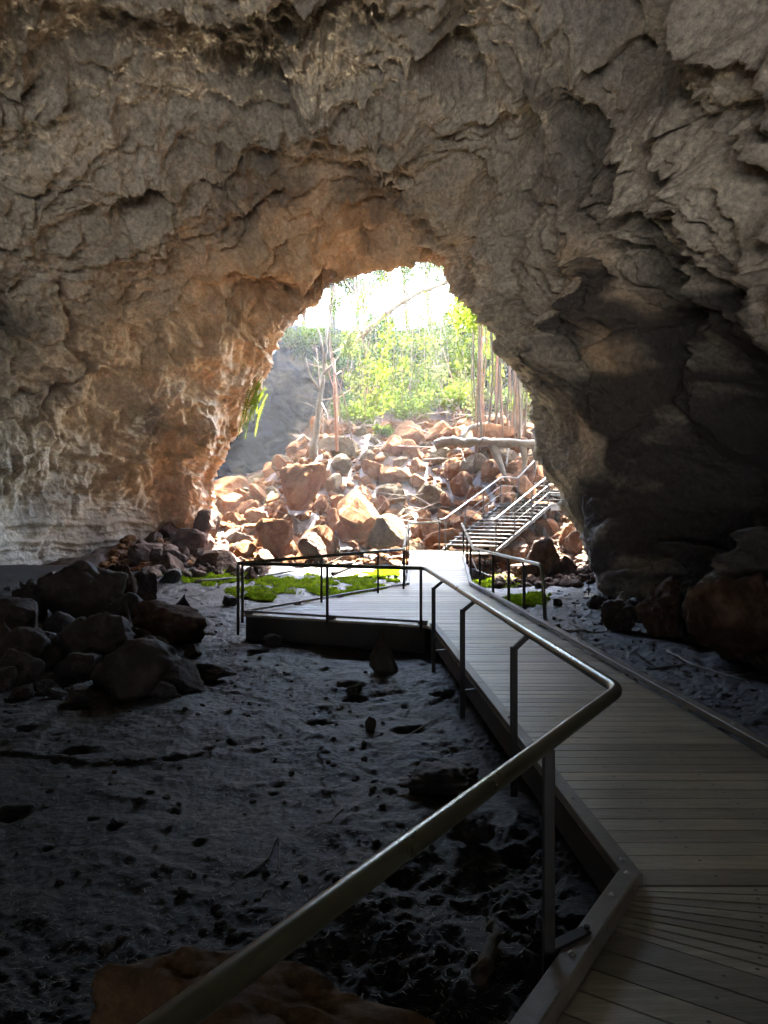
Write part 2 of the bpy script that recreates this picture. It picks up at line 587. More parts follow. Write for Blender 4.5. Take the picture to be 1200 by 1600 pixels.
    d += k * .3 * sstep(0, .8, blob(905, 640, 42, 190, -8))
    d += k * .5 * sstep(0, .8, blob(980, 900, 45, 120))
    d -= k * 1.6 * sstep(0, .8, blob(1005, 850, 22, 70))
    d -= k * .9 * sstep(0, .7, blob(400, 110, 60, 35))
    d -= k * .9 * sstep(0, .7, blob(200, 300, 45, 30))
    d += k * 1.2 * sstep(0, .9, blob(1040, 270, 110, 130, 25))
    d -= k * .9 * sstep(0, .7, blob(820, 280, 22, 120))
    d -= k * .8 * sstep(0, .7, blob(700, 120, 60, 25, 50))
    d -= k * .8 * sstep(0, .7, blob(740, 330, 18, 60))
    d += vis * sstep(.0, .08, S) * .7 * sstep(0, .9, blob(295, 730, 32, 90, 8))
    # bedded foot of the left wall
    strat = k * sstep(290, 200, px) * sstep(760, 810, py)
    zz = P[:, 2] + .12 * fbm(P, .4, 3, 90)
    d = d * (1 - .75 * strat) + strat * (.16 * (np.abs(((zz * 1.5) % 1) - .5) * 2) ** 3 + .07 * (np.abs(((zz * 3.7 + .3) % 1) - .5) * 2) ** 4 - 0.15)
    lowr = sstep(math.radians(40), math.radians(22), PH) * sstep(.55, .3, S) * (S > -.2)
    d = d * (1 - .6 * lowr) - .15 * lowr
    V2 = P + Nn * d[:, None]
    # small sideways shift makes overhangs
    tw = .11 * np.stack([pn(P, 1.1, 101), pn(P, 1.1, 102), pn(P, 1.1, 103)], 1) + .025 * np.stack([pn(P, 3.1, 104), pn(P, 3.1, 105), pn(P, 3.1, 106)], 1)
    V2 += tw * (.3 + .7 * rimf)[:, None]
    V2 = V2.reshape(nv, nphi, 3)
    I = np.arange(nv * nphi).reshape(nv, nphi)
    fc = np.stack([I[:-1, :-1], I[:-1, 1:], I[1:, 1:], I[1:, :-1]], -1).reshape(-1, 4)
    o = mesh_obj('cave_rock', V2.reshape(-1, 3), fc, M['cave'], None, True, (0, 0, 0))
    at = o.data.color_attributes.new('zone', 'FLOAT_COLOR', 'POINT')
    c = np.zeros((len(P), 4)); c[:, 3] = 1
    nn = fbm(P, .35, 4, 66)
    org = sstep(.62, .05, S) * sstep(math.radians(62), math.radians(95), PH + .12 * nn) * (S > -.3)
    org = np.clip(org * (1.1 + .9 * nn), 0, 1)
    org = np.maximum(org, .75 * k * sstep(0, .6, blob(965, 470, 45, 150, -5)) * np.clip(.6 + nn, 0, 1))
    org = np.maximum(org, .7 * k * sstep(0, .6, blob(880, 680, 60, 90)) * np.clip(.6 + nn, 0, 1))
    org = np.maximum(org, sstep(0, .5, k * blob(300, 730, 60, 130, 8)))
    c[:, 0] = org
    c[:, 1] = np.clip(.88 * k * (blob(1090, 760, 200, 320) > .05) * sstep(-.5, .3, blob(1090, 760, 200, 320) - .22 + 1.1 * fbm(P, .7, 5, 87)) + .5 * sstep(.1, .6, fbm(P, .3, 4, 88)), 0, .9)  # right wall shade painted in as a dark patch, plus random dark rock
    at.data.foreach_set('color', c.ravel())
    tag(o, None, None, None, 'structure')


build_cave()
build_shell()


# ------------------------------------------------------------------ the collapse pit beyond the mouth
def build_pit():
    na, nz = 620, 230
    a = np.linspace(math.radians(-8), math.radians(187), na)
    zz = np.linspace(-1.5, 11.5, nz - 30)
    A, Z = np.meshgrid(a, zz)
    rx = 12.5; ry = 14
    X = 1.0 + rx * np.cos(A); Y = 30.5 + ry * np.sin(A)
    # the foot leans out, the top leans in on the left
    lean = .06 * (Z - 4)
    X = X + np.cos(A) * lean * -1; Y = Y + np.sin(A) * lean * -1
    P = np.stack([X, Y, Z], -1)
    # plateau above the cliff
    top = []
    for k in range(30):
        e = (k / 29) ** 2
        q = P[-1].copy(); q[:, 0] += np.cos(a) * e * 60; q[:, 1] += np.sin(a) * e * 60; q[:, 2] += .6 + 3.5 * e
        top.append(q)
    P = np.concatenate([P, np.array(top)], 0)
    p = P.reshape(-1, 3)
    n = np.stack([-np.cos(np.tile(a, nz)), -np.sin(np.tile(a, nz)), 0 * p[:, 0]], 1)
    wp = p + .5 * np.stack([fbm(p, .4, 2, 1), fbm(p, .4, 2, 5), fbm(p, .4, 2, 9)], 1)
    d = 1.2 * fbm(p, .14, 3, 3) + 1.2 * worley(wp * (1, 1, .8), .42, 5)[2] + .6 * worley(wp * (1, 1, 1.6), 1.2, 6)[2] + .15 * ridged(p * (1, 1, 2), .8, 3, 9) + .08 * fbm(p, 2.5, 3, 4)
    nv_ = np.repeat(np.concatenate([np.ones(nz - 30), np.full(30, .35)]), na)
    q = p + n * (d * nv_)[:, None]
    q[:, 2] += np.where(nv_ < 1, .4 * fbm(p, .2, 3, 31), 0)
    I = np.arange(nz * na).reshape(nz, na)
    fc = np.stack([I[:-1, :-1], I[:-1, 1:], I[1:, 1:], I[1:, :-1]], -1).reshape(-1, 4)
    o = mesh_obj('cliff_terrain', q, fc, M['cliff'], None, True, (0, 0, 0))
    tag(o, None, None, None, 'structure')


build_pit()


def build_rear_blocker():  # added unseen wall, blocks low sky light from the rear opening
    a = np.linspace(math.radians(170), math.radians(370), 160); z = np.linspace(-2, 15, 40)
    A, Z = np.meshgrid(a, z)
    p = np.stack([-3 + 21 * np.cos(A), -20 + 22 * np.sin(A), Z], -1).reshape(-1, 3)
    n = np.stack([-np.cos(A), -np.sin(A), 0 * A], -1).reshape(-1, 3)
    p = p + n * (1.2 * fbm(p, .2, 3, 3) + .8 * worley(p, .5, 5)[2])[:, None]
    I = np.arange(p.shape[0]).reshape(40, 160)
    fc = np.stack([I[:-1, :-1], I[:-1, 1:], I[1:, 1:], I[1:, :-1]], -1).reshape(-1, 4)
    tag(mesh_obj('cliff_terrain', p, fc, M['cliff'], None, True, (0, 0, 0)), None, None, None, 'structure')  # shares the pit cliff's name but is the added blocker


build_rear_blocker()

# ------------------------------------------------------------------ more materials
def wood_mat():
    m, n, l, b = mat_new('weathered_boards')
    tc = n.new('ShaderNodeTexCoord')
    mp = n.new('ShaderNodeMapping'); mp.inputs['Scale'].default_value = (.35, 5, 5); l.new(tc.outputs['Object'], mp.inputs[0])
    a = noise_node(n, l, 5, 8, .7, mp.outputs[0], .4)
    g = noise_node(n, l, 38, 5, .7, mp.outputs[0])
    s = noise_node(n, l, 1.3, 6, .6, tc.outputs['Object'])
    c = ramp(n, l, a.outputs[0], [(.3, (.22, .20, .155)), (.55, (.33, .30, .235)), (.75, (.43, .40, .32))]).outputs[0]
    c = mixc(n, l, .6, c, ramp(n, l, g.outputs[0], [(.35, (.6, .6, .6)), (.65, (1.25, 1.25, 1.25))]).outputs[0], 'MULTIPLY')
    c = mixc(n, l, .8, c, ramp(n, l, s.outputs[0], [(.3, (.6, .58, .52)), (.6, (1.15, 1.13, 1.05))]).outputs[0], 'MULTIPLY')
    at = n.new('ShaderNodeAttribute'); at.attribute_name = 'tone'
    c = mixc(n, l, 1, c, at.outputs['Color'], 'MULTIPLY')
    l.new(c, b.inputs['Base Color'])
    b.inputs['Specular IOR Level'].default_value = .55
    rr = ramp(n, l, s.outputs[0], [(.3, (.30, .30, .30)), (.7, (.46, .46, .46))]); l.new(rr.outputs[0], b.inputs['Roughness'])
    bp = n.new('ShaderNodeBump'); bp.inputs['Strength'].default_value = .5; bp.inputs['Distance'].default_value = .006
    l.new(g.outputs[0], bp.inputs['Height']); l.new(bp.outputs[0], b.inputs['Normal'])
    return m


def plain_mat(name, c1, c2, scale=6, rough=.6, metal=0, bump=.2, bd=.01, spec=.5):
    m, n, l, b = mat_new(name)
    tc = n.new('ShaderNodeTexCoord')
    a = noise_node(n, l, scale, 7, .65, tc.outputs['Object'], .3)
    l.new(ramp(n, l, a.outputs[0], [(.35, c1), (.65, c2)]).outputs[0], b.inputs['Base Color'])
    l.new(ramp(n, l, a.outputs[0], [(.3, (rough * .8,) * 3), (.7, (min(1, rough * 1.2),) * 3)]).outputs[0], b.inputs['Roughness'])
    b.inputs['Metallic'].default_value = metal
    b.inputs['Specular IOR Level'].default_value = spec
    bp = n.new('ShaderNodeBump'); bp.inputs['Strength'].default_value = bump; bp.inputs['Distance'].default_value = bd
    f = noise_node(n, l, scale * 5, 6, .7, tc.outputs['Object'])
    l.new(f.outputs[0], bp.inputs['Height']); l.new(bp.outputs[0], b.inputs['Normal'])
    return m


def leaf_mat(name, c1, c2, tr=.5):
    m = bpy.data.materials.new(name); m.use_nodes = True
    n = m.node_tree.nodes; l = m.node_tree.links
    n.remove(n['Principled BSDF']); out = n['Material Output']
    tc = n.new('ShaderNodeTexCoord')
    a = noise_node(n, l, 3.5, 4, .7, tc.outputs['Object'])
    c = ramp(n, l, a.outputs[0], [(.35, c1), (.65, c2)]).outputs[0]
    d = n.new('ShaderNodeBsdfDiffuse'); t = n.new('ShaderNodeBsdfTranslucent'); x = n.new('ShaderNodeMixShader')
    l.new(c, d.inputs[0]); l.new(c, t.inputs[0]); x.inputs[0].default_value = tr
    l.new(d.outputs[0], x.inputs[1]); l.new(t.outputs[0], x.inputs[2]); l.new(x.outputs[0], out.inputs[0])
    return m


M['boards'] = wood_mat()
M['kerb'] = plain_mat('kerb_timber', (.085, .075, .06), (.19, .17, .135), 5, .5, 0, .4)
M['dark_timber'] = plain_mat('dark_timber', (.018, .016, .014), (.045, .04, .034), 4, .7, 0, .4)
M['steel'] = plain_mat('galvanised_steel', (.10, .10, .065), (.11, .11, .072), 3, .3, .8, .0, .001)
M['post'] = plain_mat('dark_steel', (.010, .010, .010), (.022, .021, .020), 10, .55, .0, .1, .002, .2)
M['bolt'] = plain_mat('bolt_steel', (.3, .3, .28), (.5, .5, .47), 20, .3, .9, .05, .001)
M['stair'] = plain_mat('stair_steel', (.03, .028, .026), (.06, .055, .05), 8, .45, .3, .2, .002)
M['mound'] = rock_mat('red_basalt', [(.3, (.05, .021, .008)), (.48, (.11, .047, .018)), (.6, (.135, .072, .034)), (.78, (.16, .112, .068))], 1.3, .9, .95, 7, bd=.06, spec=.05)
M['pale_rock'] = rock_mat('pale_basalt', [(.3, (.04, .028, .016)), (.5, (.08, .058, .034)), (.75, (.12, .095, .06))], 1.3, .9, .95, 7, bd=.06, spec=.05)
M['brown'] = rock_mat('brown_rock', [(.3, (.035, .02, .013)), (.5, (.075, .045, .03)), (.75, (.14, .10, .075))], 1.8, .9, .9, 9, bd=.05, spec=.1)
M['dark_rock'] = rock_mat('dark_rock', [(.3, (.018, .015, .013)), (.5, (.035, .029, .025)), (.75, (.10, .08, .065))], 1.8, .8, .7, 9, bd=.04)
M['near_rock'] = rock_mat('ochre_rock', [(.3, (.04, .022, .012)), (.5, (.12, .065, .028)), (.75, (.22, .13, .06))], 3.5, .9, .75, 22, bd=.03)
M['bark_grey'] = rock_mat('grey_bark', [(.3, (.06, .05, .035)), (.5, (.10, .083, .06)), (.75, (.15, .13, .10))], 3, .7, .8, 14, bd=.03)
M['bark_red'] = rock_mat('red_bark', [(.3, (.14, .07, .045)), (.5, (.25, .13, .08)), (.75, (.36, .22, .14))], 3, .7, .8, 14, bd=.03)
M['vine'] = rock_mat('vine_bark', [(.3, (.09, .06, .04)), (.5, (.16, .11, .08)), (.75, (.26, .20, .14))], 3, .7, .8, 14, bd=.02)
M['stick'] = plain_mat('dry_stick', (.08, .07, .055), (.2, .18, .15), 9, .7, 0, .3, .005)
M['leaf'] = leaf_mat('leaf', (.045, .07, .005), (.10, .125, .012), .5)
M['leaf2'] = leaf_mat('leaf_dark', (.025, .05, .01), (.06, .09, .02), .45)
M['leaf3'] = leaf_mat('leaf_pale', (.045, .062, .014), (.09, .10, .03), .5)
M['fern'] = leaf_mat('fern', (.08, .12, .008), (.17, .20, .012), .6)
M['moss'] = leaf_mat('moss', (.05, .10, .004), (.21, .28, .010), .4)
M['litter'] = plain_mat('litter', (.10, .095, .085), (.24, .22, .19), 9, .7, 0, .1)


# ------------------------------------------------------------------ boardwalk
def right_x(y): return 2.03 + (17.5 - y) * .0551


def lerp_pts(y, pts):
    return float(np.interp(y, [p[0] for p in pts], [p[1] for p in pts]))


LEFT = [(3.54, 1.145), (11.44, .69), (12.7, -2.4), (17.5, .51), (22, .74)]
RIGHT = [(3.54, 2.80), (17.5, 2.03), (22, 2.31)]


def deck_z(y): return float(np.interp(y, [17.5, 22], [0, .474]))


rnd = random.Random(5)
bw = empty('boardwalk', (1.6, 9, -.45), 'long timber boardwalk of grey weathered planks crossing the dark mud floor', 'boardwalk')
PL_T = .035


def plank_mesh(name, quads, mat, parent, nails=()):
    """each quad = 4 top corners in order; makes slabs with a slightly rounded edge and one tone per board"""
    v = []; f = []; tone = []
    for q in quads:
        t = rnd.choice([.74, .88, 1, 1.1, 1.24]) * rnd.uniform(.92, 1.08)
        tt = (t * rnd.uniform(.98, 1.03), t, t * rnd.uniform(.94, 1.02))
        q = [Vector(p) for p in q]
        jz = rnd.uniform(-.0015, .0015)
        c = sum(q, Vector()) / 4
        b = len(v)
        for p in q:
            i = p + (c - p).normalized() * .005
            v.append((i.x, i.y, i.z + jz))
        for p in q: v.append((p.x, p.y, p.z + jz - .004))
        for p in q: v.append((p.x, p.y, p.z + jz - PL_T))
        f.append((b, b + 1, b + 2, b + 3))
        for k in range(4):
            k2 = (k + 1) % 4
            f.append((b + 4 + k, b + 4 + k2, b + k2, b + k)); f.append((b + 8 + k, b + 8 + k2, b + 4 + k2, b + 4 + k))
        f.append((b + 11, b + 10, b + 9, b + 8))
        tone += [tt] * 12
    for p in nails:
        if p[1] > 9: continue
        b = len(v)
        for k in range(6): v.append((p[0] + .009 * math.cos(k * 1.047), p[1] + .009 * math.sin(k * 1.047), .0035))
        f.append(tuple(b + k for k in range(6))); tone += [(.12, .12, .12)] * 6
    o = mesh_obj(name, v, f, mat, parent)
    at = o.data.color_attributes.new('tone', 'FLOAT_COLOR', 'POINT')
    at.data.foreach_set('color', np.concatenate([np.array(tone), np.ones((len(tone), 1))], 1).ravel())
    return o


GAP = .009
P_ = .1527
quads = []; nails = []
y = 3.54
while y < 17.5 - .01:
    y2 = min(y + P_, 17.5)
    a, b = y + GAP / 2, y2 - GAP / 2
    segs = [y]
    quads.append([(lerp_pts(a, LEFT), a, 0), (lerp_pts(a, RIGHT), a, 0), (lerp_pts(b, RIGHT), b, 0), (lerp_pts(b, LEFT), b, 0)])
    m_ = (a + b) / 2
    for fx in (.25, .62):
        nails.append((lerp_pts(m_, [(3.5, 1.2), (11.5, .75), (17.5, .6)]) + fx * 1.55, m_ + rnd.uniform(-.03, .03), 0))
    y = y2
# fan where the walk turns towards the camera
piv = Vector((1.12, 3.53, 0))
kdir = (Vector((.53, 2.59, 0)) - Vector((1.145, 3.54, 0))).normalized()
NF = 9; FA = -34.0; FS = .045
for i in range(NF):
    a0, a1 = math.radians(FA * i / NF), math.radians(FA * (i + 1) / NF)
    d0 = Vector((math.cos(a0), math.sin(a0), 0)); d1 = Vector((math.cos(a1), math.sin(a1), 0))
    n0 = Vector((d0.y, -d0.x, 0)) * GAP / 2; n1 = Vector((-d1.y, d1.x, 0)) * GAP / 2
    q0 = piv + kdir * (FS * i + .004); q1 = piv + kdir * FS * (i + 1)
    quads.append([q1 + n1, q1 + d1 * 2.5 + n1, q0 + d0 * 2.5 + n0, q0 + n0])
    mm = (d0 + d1) / 2
    nails.append(tuple((q0 + q1) / 2 + mm * .6)); nails.append(tuple((q0 + q1) / 2 + mm * 1.2))
ndir = Vector((math.cos(math.radians(FA)), math.sin(math.radians(FA)), 0))
fdir = Vector((-ndir.y, ndir.x, 0)) * -1            # towards the camera
s_ = NF * FS * kdir.dot(fdir)
for i in range(26):
    p0 = piv + kdir * (s_ + GAP / 2) / max(.2, kdir.dot(fdir)); p1 = piv + kdir * (s_ + P_ - GAP / 2) / max(.2, kdir.dot(fdir))
    quads.append([p1, p1 + ndir * 2.6, p0 + ndir * 2.6, p0])
    s_ += P_
    nails.append(tuple((p0 + p1) / 2 + ndir * .5)); nails.append(tuple((p0 + p1) / 2 + ndir * 1.1))
# the fan and the walk behind the camera never pass under the straight boards (1 mm lower)
plank_mesh('deck', quads, M['boards'], bw, nails)
quads = []
y = 17.5
while y < 22 - .01:
    y2 = min(y + P_, 22)
    a, b = y + GAP / 2, y2 - GAP / 2
    quads.append([(lerp_pts(a, LEFT), a, deck_z(a)), (lerp_pts(a, RIGHT), a, deck_z(a)), (lerp_pts(b, RIGHT), b, deck_z(b)), (lerp_pts(b, LEFT), b, deck_z(b))])
    y = y2
plank_mesh('ramp', quads, M['boards'], bw)
quads = []
y = 22.0
while y < 23.7:
    quads.append([(.74, y + GAP / 2, .474), (3.2, y + GAP / 2, .474), (3.2, y + P_ - GAP / 2, .474), (.74, y + P_ - GAP / 2, .474)])
    y += P_
plank_mesh('landing', quads, M['boards'], bw)

def kerb(pts, name='kerb', gap=False, w=.09, h=.06, mat='kerb', base=0.0):
    """timber kerb along a polyline; with gap it sits on short blocks"""
    mb = MB(); z0 = (.035 if gap else .002) + base
    for i in range(len(pts) - 1):
        p, q = Vector(pts[i]), Vector(pts[i + 1]); up = Vector((0, 0, z0 + h / 2))
        L = (q - p).length; d = (q - p).normalized(); n = max(1, round(L / 3.6))
        for k in range(n):
            a = p + d * (L * k / n + .004); b = p + d * (L * (k + 1) / n - .004)
            mb.bar(a + up, b + up, w, h)
        if gap:
            m = max(2, int(L / 1.15))
            for k in range(m + 1):
                c = p + d * min(max(L * k / m, .08), L - .08)
                mb.bar(c - d * .07 + Vector((0, 0, base + .019)), c + d * .07 + Vector((0, 0, base + .019)), w * .98, .032)
    return mb.build(name, M[mat], bw)


kerb([(1.16, 3.52, 0), (.735, 11.40, 0)], gap=False, h=.055)
k0 = Vector((1.14, 3.52, 0))
kerb([k0 + kdir * .02, k0 + kdir * 4.2], h=.085)
kerb([(.66, 11.50, 0), (-2.33, 12.72, 0)], gap=True, w=.06, h=.035)
kerb([(-2.28, 12.80, 0), (.50, 17.42, 0)], gap=True, w=.06, h=.035)
kerb([(2.74 + .14, 3.0, 0), (2.0, 17.5, 0)], gap=True, w=.09, h=.055)
kerb([(.55, 17.55, .01), (.78, 22, .474)], w=.07, h=.05)
kerb([(2.0, 17.55, .01), (2.28, 22, .474)], w=.07, h=.05)

mb = MB()   # rim joists below the edges
for a, b in (((1.17, 3.6), (.72, 11.46)), ((2.76, 3.6), (2.0, 17.45)), ((.55, 17.5), (.78, 22)), ((1.95, 17.5), (2.25, 22))):
    mb.bar((a[0], a[1], deck_z(a[1]) - .14), (b[0], b[1], deck_z(b[1]) - .14), .05, .2)
a = k0 + kdir * .03; b = k0 + kdir * 4.2
off = Vector((-kdir.y, kdir.x, 0)) * .03
mb.bar(a + Vector((.04, 0, -.14)), b + Vector((.04, 0, -.14)), .05, .2)
mb.build('joist', M['dark_timber'], bw)
mb = MB()   # solid dark skirt round the viewing platform
mb.bar((.62, 11.53, -.235), (-2.30, 12.72, -.235), .04, .39)
mb.bar((-2.30, 12.78, -.235), (.50, 17.5, -.235), .04, .39)
mb.build('skirt', M['dark_timber'], bw)
for py_, xx in [(5.0, None), (7.2, None), (9.4, None), (11.6, None), (14, None), (16.4, None), (19, None), (21.6, None)]:
    for x_ in (lerp_pts(py_, [(3.5, 1.3), (11.4, .9), (22, .95)]), lerp_pts(py_, RIGHT) - .2):
        g = gz(x_, py_); zt = deck_z(py_) - .05
        m_ = MB(); m_.bar((x_, py_, g - .2), (x_, py_, zt), .09, .09, (0, 1, 0)); m_.build('support_leg', M['dark_timber'], bw)


def bolt(p, r=.011):
    m_ = MB()
    p = Vector(p)
    m_.tube([p, p + Vector((0, 0, .003)), p + Vector((0, 0, .0031)), p + Vector((0, 0, .008)), p + Vector((0, 0, .011))], [r * 1.3, r * 1.3, r, r * .8, r * .3], 10)
    m_.build('bolt', M['bolt'], bw, True)


for t in (.04, .22, .62): bolt(k0 + kdir * 1.0 * t * 1.3 + Vector((0, 0, .087)))
for t in (.02, .12, .34, .6): bolt(Vector((1.16, 3.52, 0)).lerp(Vector((.735, 11.40, 0)), t) + Vector((0, 0, .057)))
for t in (.2, .3, .42): bolt(Vector((2.88, 3.0, 0)).lerp(Vector((2.0, 17.5, 0)), t) + Vector((0, 0, .09)))

RR = .0305
RH = .87


def rail_thing(label, pts, posts, cat='handrail', rad=.09, r=RR, group=None):
    """posts: (rail point, post x, post y, z foot, [bracket foot point])"""
    p0 = posts[0]
    t = empty('handrail', (p0[1], p0[2], p0[3]), label, cat, group)
    mb = MB(); mb.tube(bend(pts, rad), r, 14); mb.build('rail', M['steel'], t, True)
    for po in posts:
        rp, x, y, zf = Vector(po[0]), po[1], po[2], po[3]
        zt = rp.z - .10
        mb = MB()
        dv = Vector((rp.x - x, rp.y - y, 0))
        if dv.length < .02:
            mb.bar((x, y, zf), (x, y, rp.z - r * .7), .042, .042, (0, 1, 0))
        else:
            mb.bar((x, y, zf), (x, y, zt), .05, .042, (0, 1, 0))
            mb.bar((x, y, zt - .018), (rp.x, rp.y, rp.z - r * .75), .042, .036)
        post = mb.build('post', M['post'], t)
        if len(po) > 4:
            mb = MB(); q = Vector(po[4])
            mb.bar((x, y, q.z - .005), q, .05, .012)
            mb.tube([q + Vector((0, 0, .006)), q + Vector((0, 0, .018))], .012, 6)
            mb.build('bracket', M['post'], post)
    return t


def on_z(px, py, z): return G(px, py, z)


# long near rail: comes from behind the camera, turns, runs beside the walk and round the platform front
A = on_z(265, 1600, RH); Bc = on_z(968, 1078, RH); Cc = on_z(664, 888, RH); Dc = on_z(372, 880, RH)
A0 = A + (A - Bc).normalized() * 1.6
posts = []


def rp_on(a, b, t): return a + (b - a) * t


p = rp_on(Bc, A, .348); posts.append((p, p.x - .0, p.y + .0, -.42, k0 + kdir * .63 + Vector((0, 0, .095))))
for (t, dx) in ((.225, -.10), (.49, -.115), (.765, -.115)):
    p = rp_on(Bc, Cc, t); posts.append((p, p.x + dx, p.y, -.30, (lerp_pts(p.y, LEFT) - .02, p.y + .02, -.02)))
for t in (.02, .5, 1.0):
    p = rp_on(Cc, Dc, t); posts.append((p, p.x, p.y, -.10 if t < .9 else -.30))
Tb = on_z(630.5, 858.5, RH)
rail_thing('nearest steel handrail running from the bottom of the picture to the platform front', [A0, A, Bc, Cc, Dc], posts, rad=.11)
# rail on the far side of the platform, up the ramp's left side
E1 = Vector((.72, 22, .474 + RH)); E2 = Vector((1.75, 23.5, .50 + RH))
pp = []
for t in (.0, .42, .80, 1.0):
    p = rp_on(Dc + Vector((.05, .12, 0)), Tb, t); pp.append((p, p.x, p.y, -.12))
for t in (.12, .55, .97):
    p = rp_on(Tb, E1, t); pp.append((p, p.x, p.y, deck_z(p.y) - .12))
pp.append((rp_on(E1, E2, .95), rp_on(E1, E2, .95).x, rp_on(E1, E2, .95).y, .30))
rail_thing('steel handrail along the far edge of the platform and the left side of the ramp', [Dc + Vector((.05, .12, 0)), Tb, E1, E2], pp)
# right side of the ramp and walk
F0 = Vector((2.52, 11.85, -.15)); F1 = Vector((2.50, 12.05, RH)); F2 = Vector((2.02, 17.2, RH)); F3 = Vector((2.24, 21.9, .474 + RH))
pp = []
for t in (.22, .42, .66, .9):
    p = rp_on(F1, F2, t); pp.append((p, p.x + .03, p.y, -.12))
for t in (.3, .6, .95):
    p = rp_on(F2, F3, t); pp.append((p, p.x + .03, p.y, deck_z(p.y) - .12))
h3 = rail_thing('steel handrail right of the ramp, its end bent down to the deck', [F0, F1, F2, F3], pp, rad=.16)
mb = MB()
mb.tube([Vector((2.34, 14, .35)), Vector((2.1, 17.2, .38)), Vector((2.28, 21.9, .85))], .012, 8)
mb.build('lower_rail', M['steel'], h3, True)

# ------------------------------------------------------------------ staircase
st = empty('staircase', (2.6, 22.9, .3), 'grey metal staircase with open treads climbing right beside the boulder mound', 'staircase')
SB = Vector((2.55, 22.9, .55)); ST = Vector((4.75, 25.7, 1.93))
ax = (ST - SB); ax.z = 0; run = ax.length; ax.normalize(); sd = Vector((ax.y, -ax.x, 0))  # sd to the right


def flight(B, T, n, w=1.85):
    for s in (-1, 1):
        m_ = MB(); m_.bar(B + sd * s * w / 2 + Vector((0, 0, -.06)), T + sd * s * w / 2 + Vector((0, 0, -.06)), .04, .11); m_.build('stringer', M['dark_timber'], st)
    for k in range(n):
        c = B.lerp(T, (k + .5) / n) + Vector((0, 0, .06)); d_ = (T - B); d_.z = 0; d_ = d_.normalized()
        m_ = MB(); m_.box(c, sd * (w / 2 - .03), d_ * .15, Vector((0, 0, .022))); m_.build('tread', M['stair'], st)


flight(SB, ST, 13)
T2 = ST + ax * 1.15; T3 = T2 + ax * 2.9 + Vector((0, 0, 1.55))
flight(T2, T3, 9)
m_ = MB(); c_ = (ST + T2) / 2
m_.box(c_ + Vector((0, 0, .0)), sd * .95, ax * .56, Vector((0, 0, .03)))
m_.box(c_ + Vector((0, 0, -.13)) + sd * .91, sd * .03, ax * .56, Vector((0, 0, .09)))
m_.box(c_ + Vector((0, 0, -.13)) - ax * .5, sd * .87, ax * .03, Vector((0, 0, .09)))
m_.build('landing', M['stair'], st)
for (u, v) in ((-.55, -.5), (.70, -.5), (.70, .5), (-.55, .5)):
    q = c_ + sd * u + ax * v
    m_ = MB(); m_.bar((q.x, q.y, -.4), (q.x, q.y, q.z - .24), .085, .085, (0, 1, 0)); m_.build('support_leg', M['stair'], st)
up = Vector((0, 0, .9))
for s in (-1, 1):
    o_ = sd * s * .89
    a_, b_, c2, d2 = SB + o_ + up, ST + o_ + up + Vector((0, 0, .04)), T2 + o_ + up + Vector((0, 0, .04)), T3 + o_ + up
    m_ = MB(); m_.tube(bend([a_ - ax * .3, a_, b_, c2, d2] if s < 0 else [a_ - ax * .5 - up * .02, a_, b_, c2, c2 + Vector((.02, 0, -.9))], .12), .026, 12); m_.build('rail', M['stair'], st, True)
    for lo in (.33, .62):
        m_ = MB(); m_.tube([a_ - up * lo, b_ - up * lo, c2 - up * lo], .009, 8); m_.build('lower_rail', M['stair'], st, True)
    for t in (.02, .34, .66, .98):
        q = SB.lerp(ST, t) + o_; m_ = MB(); m_.bar(q - Vector((0, 0, .15)), q + up, .04, .04, (0, 1, 0)); m_.build('post', M['stair'], st)
    for t in (.02, .5, .98):
        q = T2.lerp(T3, t) + o_; m_ = MB(); m_.bar(q - Vector((0, 0, .15)), q + up, .04, .04, (0, 1, 0)); m_.build('post', M['stair'], st)

# ------------------------------------------------------------------ rocks
def ico(sub):
    bm = bmesh.new(); bmesh.ops.create_icosphere(bm, subdivisions=sub, radius=1)
    bm.verts.index_update()
    v = np.array([tuple(q.co) for q in bm.verts]); f = np.array([[q.index for q in a.verts] for a in bm.faces]); bm.free()
    return v, f


ICO = {k: ico(k) for k in (2, 3, 4, 5, 6)}


def rock_shape(seed, sub=4, planes=11, sharp=.0, rough=.05, squash=(1, 1, 1)):
    rs = np.random.RandomState(seed)
    v, f = ICO[sub]
    nrm = rs.normal(size=(planes, 3)); nrm /= np.linalg.norm(nrm, axis=1)[:, None]
    dd = rs.uniform(.5, .88, planes)
    dot = v @ nrm.T
    r = np.where(dot > .05, dd / np.maximum(dot, .05), 9)
    k = 46 + sharp * 60
    r = -np.log(np.exp(-k * np.minimum(r, 2)).sum(1) + np.exp(-k * 1.12)) / k
    p = v * r[:, None]
    p = p * (1 + rough * fbm(v + seed, 1.6, 4, 3)[:, None] + rough * .9 * worley(v + seed, 2.2, 5)[2][:, None])
    if sub >= 5: p = p * (1 + rough * .45 * fbm(v + seed, 7, 4, 8)[:, None] + rough * .6 * worley(v + seed, 5.5, 9)[2][:, None])
    return p * np.array(squash), f


def rock_mesh(name, seed, sub, mat, **k):
    v, f = rock_shape(seed, sub, **k)
    me = bpy.data.meshes.new(name); me.from_pydata(v.tolist(), [], f.tolist()); me.materials.append(mat)
    if sub >= 5: me.polygons.foreach_set('use_smooth', np.ones(len(me.polygons), dtype=bool))
    me.update()
    return me


def place_rock(me, loc, scale, rot, label, group=None, name='boulder', cat='boulder'):
    o = bpy.data.objects.new(name, me); COL.objects.link(o)
    o.location = loc; o.scale = scale if hasattr(scale, '__len__') else (scale,) * 3; o.rotation_euler = rot
    return tag(o, label, cat, group)


